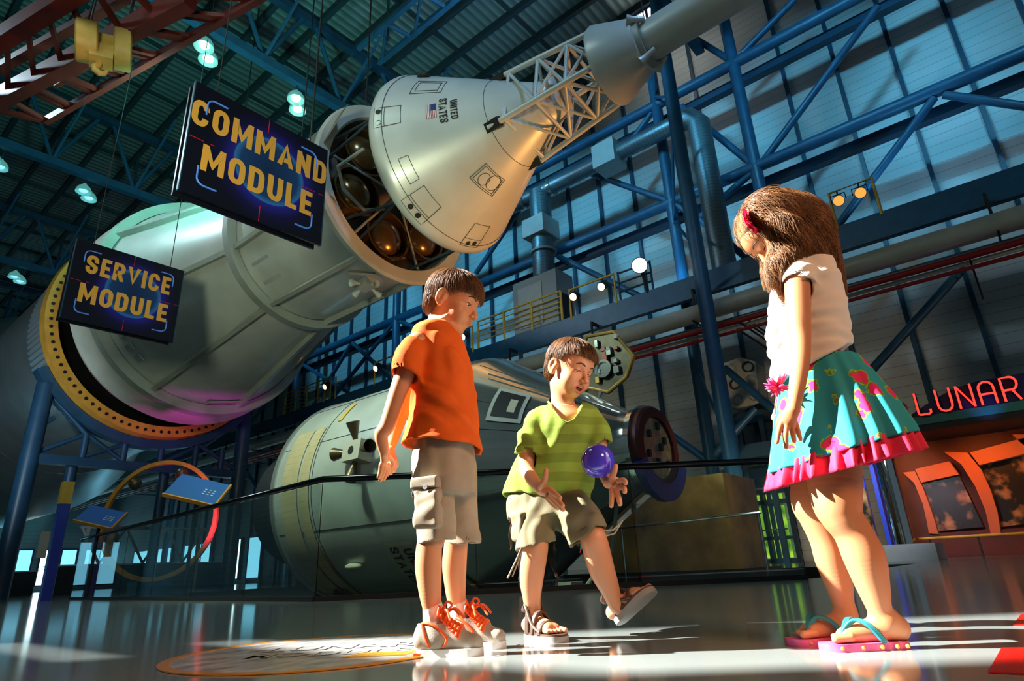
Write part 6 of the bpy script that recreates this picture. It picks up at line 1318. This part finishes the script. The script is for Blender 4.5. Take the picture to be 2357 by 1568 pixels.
# ---------------------------------------------------------------- girl (profile, facing left, looking down)
def girl():
    t = thing('person', 'child with long wavy brown hair, white top and teal flowered skirt, looking down at right', 'child', J(1990, 1480, 1.74) * (1, 1, 0))
    S = Sdf(); d = 1.74; s = 1.0; ph = .95
    hd = nrm_(-RT + FH * .16); fw = hd * math.cos(ph) - UP * math.sin(ph); Fm = frame(fw, UP); o = J(1777, 541, d)
    W = head(S, o, Fm, s, lid=-.006, ear=(0, 0))
    br = rows([(615, 1815, 1880, .06), (640, 1800, 1900, .10), (700, 1792, 1925, .10), (780, 1800, 1922, .09), (830, 1812, 1925, .09), (900, 1820, 1955, .10), (1000, 1830, 1975, .12), (1060, 1850, 1970, .11)], d)
    S.add(zloft(br), .03); S.limb([J(1842, 640, d, 30), (W(0, -.04, -.05), .042)], .03)
    S.limb([J(1835, 655, 1.64, 28), J(1838, 730, 1.625, 26), J(1842, 775, 1.62, 23), J(1842, 830, 1.61, 21), J(1834, 895, 1.60, 17.5), J(1826, 942, 1.60, 14)], .014)
    S.cone(J(1824, 945, 1.60), J(1814, 970, 1.60), .017, .021, .010, flat=(nrm_(FH + RT * .2), .6))
    for pts in (((1800, 970, 1.605, 7), (1793, 990, 1.60, 6.4), (1788, 1018, 1.60, 5.4)), ((1810, 978, 1.60, 7), (1808, 1002, 1.595, 6.6), (1810, 1030, 1.60, 5.4)), ((1821, 976, 1.60, 7), (1825, 997, 1.60, 6.4), (1828, 1016, 1.605, 5.4)), ((1829, 968, 1.605, 6.6), (1836, 990, 1.605, 6), (1842, 1012, 1.61, 5.2)), ((1806, 950, 1.615, 7), (1796, 962, 1.625, 6.4), (1790, 978, 1.635, 5.6))): S.limb([J(*q) for q in pts], .003)
    S.limb([J(1850, 655, 1.86, 26), J(1830, 760, 1.87, 21), J(1820, 800, 1.86, 18), J(1806, 880, 1.85, 15), J(1798, 930, 1.84, 13)], .014)
    S.cone(J(1797, 935, 1.84), J(1792, 965, 1.84), .016, .018, .010, flat=(FH, .6))
    for i in range(4): S.limb([J(1786 + 5 * i, 968, 1.83 + .012 * i, 6.4), J(1785 + 5 * i, 990, 1.83 + .012 * i, 6), J(1786 + 5 * i, 1008, 1.83 + .012 * i, 5)], .003)
    S.limb([J(1788, 945, 1.84, 6.4), J(1780, 962, 1.84, 5.6)], .004)
    # legs
    S.limb([J(1915, 1060, 1.68, 62), J(1925, 1150, 1.67, 54), J(1935, 1185, 1.665, 46), J(1962, 1225, 1.665, 42), J(1988, 1280, 1.665, 45), J(2006, 1340, 1.67, 37), J(2022, 1395, 1.672, 27), J(2036, 1432, 1.675, 25)], .02)
    S.limb([J(1880, 1060, 1.82, 52), J(1868, 1150, 1.815, 45), J(1878, 1190, 1.81, 37), J(1900, 1240, 1.81, 35), J(1915, 1290, 1.815, 36), J(1932, 1350, 1.82, 29), J(1943, 1400, 1.825, 21)], .02)
    h1 = J(2072, 1486, 1.68) * (1, 1, 0) + UP * .017; t1 = J(1905, 1488, 1.69) * (1, 1, 0) + UP * .017
    h2 = J(1962, 1474, 1.83) * (1, 1, 0) + UP * .017; t2 = J(1830, 1480, 1.80) * (1, 1, 0) + UP * .017
    foot(S, h1, t1, J(2042, 1430, 1.677), .028, .036); foot(S, h2, t2, J(1948, 1412, 1.827), .023, .034)
    S.cone(J(2042, 1430, 1.677), h1 + UP * .03, .028, .028, .015); S.cone(J(1946, 1405, 1.827), h2 + UP * .03, .024, .026, .015)
    VF = S.mesh(*bbox([J(1690, 440, 1.6), J(2125, 1505, 2.0), J(1690, 1505, 2.0), J(2125, 440, 1.6), J(1780, 900, 1.5)], .03), .0028)
    body = sobj('body', VF, ['skin_w', 'lip'], t, skin_mats(*VF, W, s, Fm, o, None)); eyes(body, W, s, Fm, np.array([0, .7, -.7]), S, -.006)
    # long hair
    H = Sdf(); g_ = .013; Wl = W
    H.ell(W(0, -.026, .038), np.array((.071 + g_, .080 + g_, .062 + g_)) * s, Fm, .02); H.limb([(W(0, -.045, .02), .094), J(1838, 512, d, 56), J(1868, 570, d, 48), J(1893, 640, 1.76, 38), J(1914, 676, 1.78, 22)], .04)
    H.limb([J(1808, 560, 1.70, 36), J(1806, 600, 1.67, 30), J(1795, 635, 1.67, 18), J(1790, 655, 1.68, 8)], .03); H.limb([J(1810, 540, 1.66, 34), J(1850, 590, 1.68, 34), J(1880, 620, 1.70, 26)], .03); H.limb([J(1790, 560, 1.80, 34), J(1785, 640, 1.84, 22)], .03)
    H.add(lambda P: fcut(((P - o) @ Fm.T) / s) * s, .010, 's')
    H.limb([(W(.060, -.01, .075), .026), (W(.082, .006, .03), .022), (W(.086, .008, -.02), .022), J(1790, 606, 1.665, 17), J(1782, 628, 1.665, 10), J(1778, 650, 1.67, 4)], .02)
    H.limb([(W(-.060, -.01, .075), .026), (W(-.082, .012, .03), .022), (W(-.086, .02, -.02), .022), J(1778, 625, 1.82, 14)], .02)
    H.disp = lambda P: .0075 * np.sin(P[..., 2] * 62 + 2.2 * np.sin((P @ RT) * 26)) * np.clip((o[2] - P[..., 2]) * 8, 0, 1) + .0016 * np.sin((P @ RT) * 260 + 4 * np.sin(P[..., 2] * 40))
    VFh = H.mesh(*bbox([J(1690, 420, 1.6), J(1970, 720, 1.95), J(1690, 720, 1.95), J(1970, 420, 1.55)], .04), .0034); hr = sobj('hair', VFh, 'hair_light', t)
    n = 8500; rt_ = surf_pts(H, VFh, n, lambda c: (c[:, 2] > o[2] - .17), 5); full = Sdf(); full.p = [q for i, q in enumerate(H.p) if q[2] != 's']
    down = -UP
    def flow(P, i):
        q = ((P - o) @ Fm.T) / s; up_ = np.clip((P[:, 2:3] - o[2]) * 10 + .3, 0, 1); return down + RT * (.55 * up_ + .16) - Fm[1] * .5 * up_
    rg = np.random.default_rng(4); st = rg.uniform(.5, 1.1, n) * .0115
    VS = strands(full, rt_, flow(rt_, 0), 16, st, flow, .0009, .0045, 5, wave=.0046, wfreq=40, messy=.06, free=.62, coh=True)
    tips = VS[0].reshape(n, -1, 3); bad = (fcut(((tips - o) @ Fm.T) / s) < .0015).any(1); sobj('hair_strands', (VS[0], VS[1][np.repeat(~bad, len(VS[1]) // n)]), 'hair_light', hr)
    fp_ = W(.045, .052, .075); fm_ = mat('sequin_red', (.75, .02, .09), .12, .3); mb = MB(); fn_ = nrm_(W(.06, .075, .085) - W(0, 0, .02))
    a1 = nrm_(np.cross(fn_, UP)); a2 = np.cross(fn_, a1); fc = J(1722, 514, 1.66)
    for i in range(46):
        q = i * 2.4; r_ = .0058 * math.sqrt(i); p = fc + a1 * r_ * math.cos(q) + a2 * r_ * math.sin(q) - fn_ * r_ * r_ * 8; tn = nrm_(fn_ + a1 * .6 * math.cos(q * 1.7) + a2 * .6 * math.sin(q * 1.3)); mb.lathe(p, tn, [(0, .0001), (.0015, .0100), (0, .0104)], 9)
    hb_ = obj('hair_flower', mb, fm_, t, 'y')
    obj('headband', MB().tube([W(.075 * math.cos(a), .035 + .0 * a, .045 + .085 * math.sin(a)) for a in np.linspace(-.1, PI + .1, 20)], .004, 8), 'lip', t, 'all') if 0 else None
    # white top
    wc = mat('white_cotton', (.80, .77, .74), .85, 0, .03, 10, .2, 900, spec=.2)
    T = Sdf(); R2 = rows([(600, 1815, 1882, .07), (622, 1798, 1902, .12), (660, 1780, 1922, .125), (700, 1773, 1938, .125), (760, 1772, 1946, .12), (795, 1776, 1951, .12), (818, 1786, 1951, .12), (850, 1782, 1958, .13), (885, 1780, 1958, .13)], d)
    T.add(zloft(R2), .02); 
    s1, h1_ = open_tube([J(1848, 625, 1.68, 32), J(1838, 645, 1.64, 37), J(1832, 690, 1.63, 38)], J(1830, 652, 1.635), -UP - RT * .15, .011, .018); s2, h2_ = open_tube([J(1850, 630, 1.82, 30), J(1843, 650, 1.85, 31), J(1838, 690, 1.86, 31)], J(1840, 660, 1.86), -UP, .008, .03)
    T.add(s1, .02); T.add(s2, .02); T.hollow(h1_); T.hollow(h2_)
    hemn = nrm_(-UP + RT * .45); T.add(lambda P, p=J(1868, 843, d): (P - p) @ hemn, .004, 'i')
    T.add(lambda P: np.linalg.norm(P - J(1835, 590, d), axis=-1) - .055, .004, 's')
    T.disp = folds([((.3, .3, 1), 16, .0022, 1.5), ((.6, .1, -.3), 9, .0022, 2), ((0, .2, 1), 30, .0010, 1)])
    fd0 = T.disp; T.disp = lambda P: fd0(P) + .0042 * np.sin(P[..., 2] * 250 + 2.5 * np.sin(P[..., 1] * 70 + P[..., 0] * 40)) * np.clip((J(1800, 760, d) - P) @ RT * 30, 0, 1)
    tp = sobj('white_top', T.mesh(*bbox([J(1750, 590, 1.55), J(1965, 905, 1.92), J(1750, 905, 1.92), J(1965, 590, 1.55)], .03), .0034), wc, t)
    # waist flower
    mb = MB(); c0 = J(1790, 890, 1.66)
    for i in range(40):
        v = rg.normal(size=3); v /= np.linalg.norm(v); mb.tube([c0, c0 + v * .018, c0 + v * rg.uniform(.028, .04) + UP * .004], [.004, .0045, .001], 5)
    obj('waist_flower', mb, mat('pink_tulle', (.80, .03, .16), .6), tp, 'all')
    # skirt
    sk_ = mat('skirt_print', (.035, .36, .42), .75, 0, .0, 1, spec=.2); b = sk_.node_tree.nodes['Principled BSDF']
    tc = N(sk_, 'ShaderNodeTexCoord'); vo = N(sk_, 'ShaderNodeTexVoronoi'); vo.inputs['Scale'].default_value = 15.5; no = N(sk_, 'ShaderNodeTexNoise'); no.inputs['Scale'].default_value = 60; mxv = N(sk_, 'ShaderNodeMix'); mxv.data_type = 'VECTOR'; mxv.inputs[0].default_value = .025
    Lk(sk_, tc.outputs['Object'], no.inputs['Vector']); Lk(sk_, tc.outputs['Object'], mxv.inputs[4]); Lk(sk_, no.outputs['Color'], mxv.inputs[5]); Lk(sk_, mxv.outputs[1], vo.inputs['Vector'])
    rp = N(sk_, 'ShaderNodeValToRGB'); Lk(sk_, vo.outputs['Distance'], rp.inputs[0]); e = rp.color_ramp.elements; rp.color_ramp.interpolation = 'CONSTANT'
    e[0].position = 0; e[0].color = (.35, .01, .05, 1); e[1].position = .09; e[1].color = (.78, .03, .16, 1)
    for p_, c_ in ((.31, (.10, .30, .03, 1)), (.345, (.32, .50, .04, 1)), (.38, (.03, .34, .42, 1))): q = e.new(p_); q.color = c_
    Lk(sk_, rp.outputs[0], b.inputs['Base Color'])
    RS = rows([(822, 1806, 1955, .11, 1.74), (850, 1800, 1975, .125, 1.74), (900, 1794, 2008, .15, 1.74), (960, 1788, 2046, .175, 1.74), (1030, 1780, 2082, .20, 1.74), (1075, 1774, 2095, .21, 1.74)], d)
    plt = lambda a, q: 1 + (.012 + .045 * q) * math.sin(a * 15 + 1.2 * math.sin(a * 4)) + .02 * q * math.sin(a * 6 + 1)
    zb = J(1930, 1046, d)[2]; zt = J(1930, 836, d)[2]; tl = lambda a: .040 * math.cos(a)
    skirt = obj('skirt', shell(RS, RT, 260, plt, .003, tl, 40, zb, zt), sk_, t, 'all')
    rf = mat('pink_ruffle', (.82, .03, .10), .7, spec=.3)
    plt2 = lambda a, q: .985 + .045 * math.sin(a * 15 + 1.2 * math.sin(a * 4)) + (.02 + .05 * q) * math.sin(a * 34 + 2 * math.sin(a * 7))
    zr = J(1930, 1085, d)[2]; mbk = shell(RS, RT, 400, plt2, .0025, None, 10, zr, zb + .014)
    fr_ = np.cross(UP, RT); cc_ = np.array([r_[1] for r_ in RS]).mean(0); mbk.v = [tuple(np.array(v) + UP * .040 * float(np.clip(np.dot(np.array(v) - cc_, RT) / .2, -1, 1))) for v in mbk.v]
    obj('ruffle', mbk, rf, skirt, 'all')
    # flip flops
    ffs = mat('flip_flop_pink', (.85, .10, .30), .5, 0, .4, 25); strp = mat('teal_strap', (.02, .22, .26), .4)
    for heel, toe in ((h1, t1), (h2, t2)):
        f_, sd, L_ = heel_foot_frame(heel, toe); A = lambda x, y, z: heel + f_ * x * L_ + sd * y + UP * z
        so2 = obj('flip_flop', sole_mesh(heel, toe, wf_(.034, .046), -.017, .0005, ext=.020), ffs, t, 'y')
        tp_ = A(.80, -.012, .002)
        for sg in (-1, 1):
            pts = [tp_, tp_ + UP * .022 - f_ * .006, A(.60, sg * .018, .050), A(.45, sg * .036, .038), A(.30, sg * .041, .002)]; mb = MB()
            for k in (-1, 0, 1): mb.tube(spline([p + f_ * .004 * k for p in pts], 5), .0042, 8)
            obj('strap', mb, strp, so2, 'all')
        mb = MB()
        for i, (x, c_) in enumerate(((.9, 0), (.62, 0), (.36, 0), (.16, 0), (.02, 0))): mb.sphere(A(x, (1 if sd @ FH < 0 else -1) * .044, -.008), .005, 10, 6, 0, (1, 1, 1))
        obj('dot', mb, 'yellow', so2, 'all')
    return t
def fcut(q):
    """negative outside the opening for the face (positive value keeps hair); used as a subtracted solid"""
    x, y, z = q[..., 0], q[..., 1], q[..., 2]
    return np.sqrt((x / .062) ** 2 + ((y - .14) / .100) ** 2 + ((z + .015) / .090) ** 2) * .07 - .07
boy_orange(); boy_green(); girl()
# the toy ball in the air
bm_ = mat('violet_ball', (.09, .06, .85), .08, 0, .25, 5, coat=1, spec=.8); bb = bm_.node_tree.nodes['Principled BSDF']; bb.inputs['Transmission Weight'].default_value = .2; bb.inputs['IOR'].default_value = 1.3
bc = J(1376, 1061, 1.99); br_ = 38.7 * mpp(bc); one('toy_ball', MB().sphere(bc, br_, 48, 32), bm_, 'glossy violet blue ball in mid air above the crouching child hand', 'ball', smooth='all', loc=bc - UP * br_)
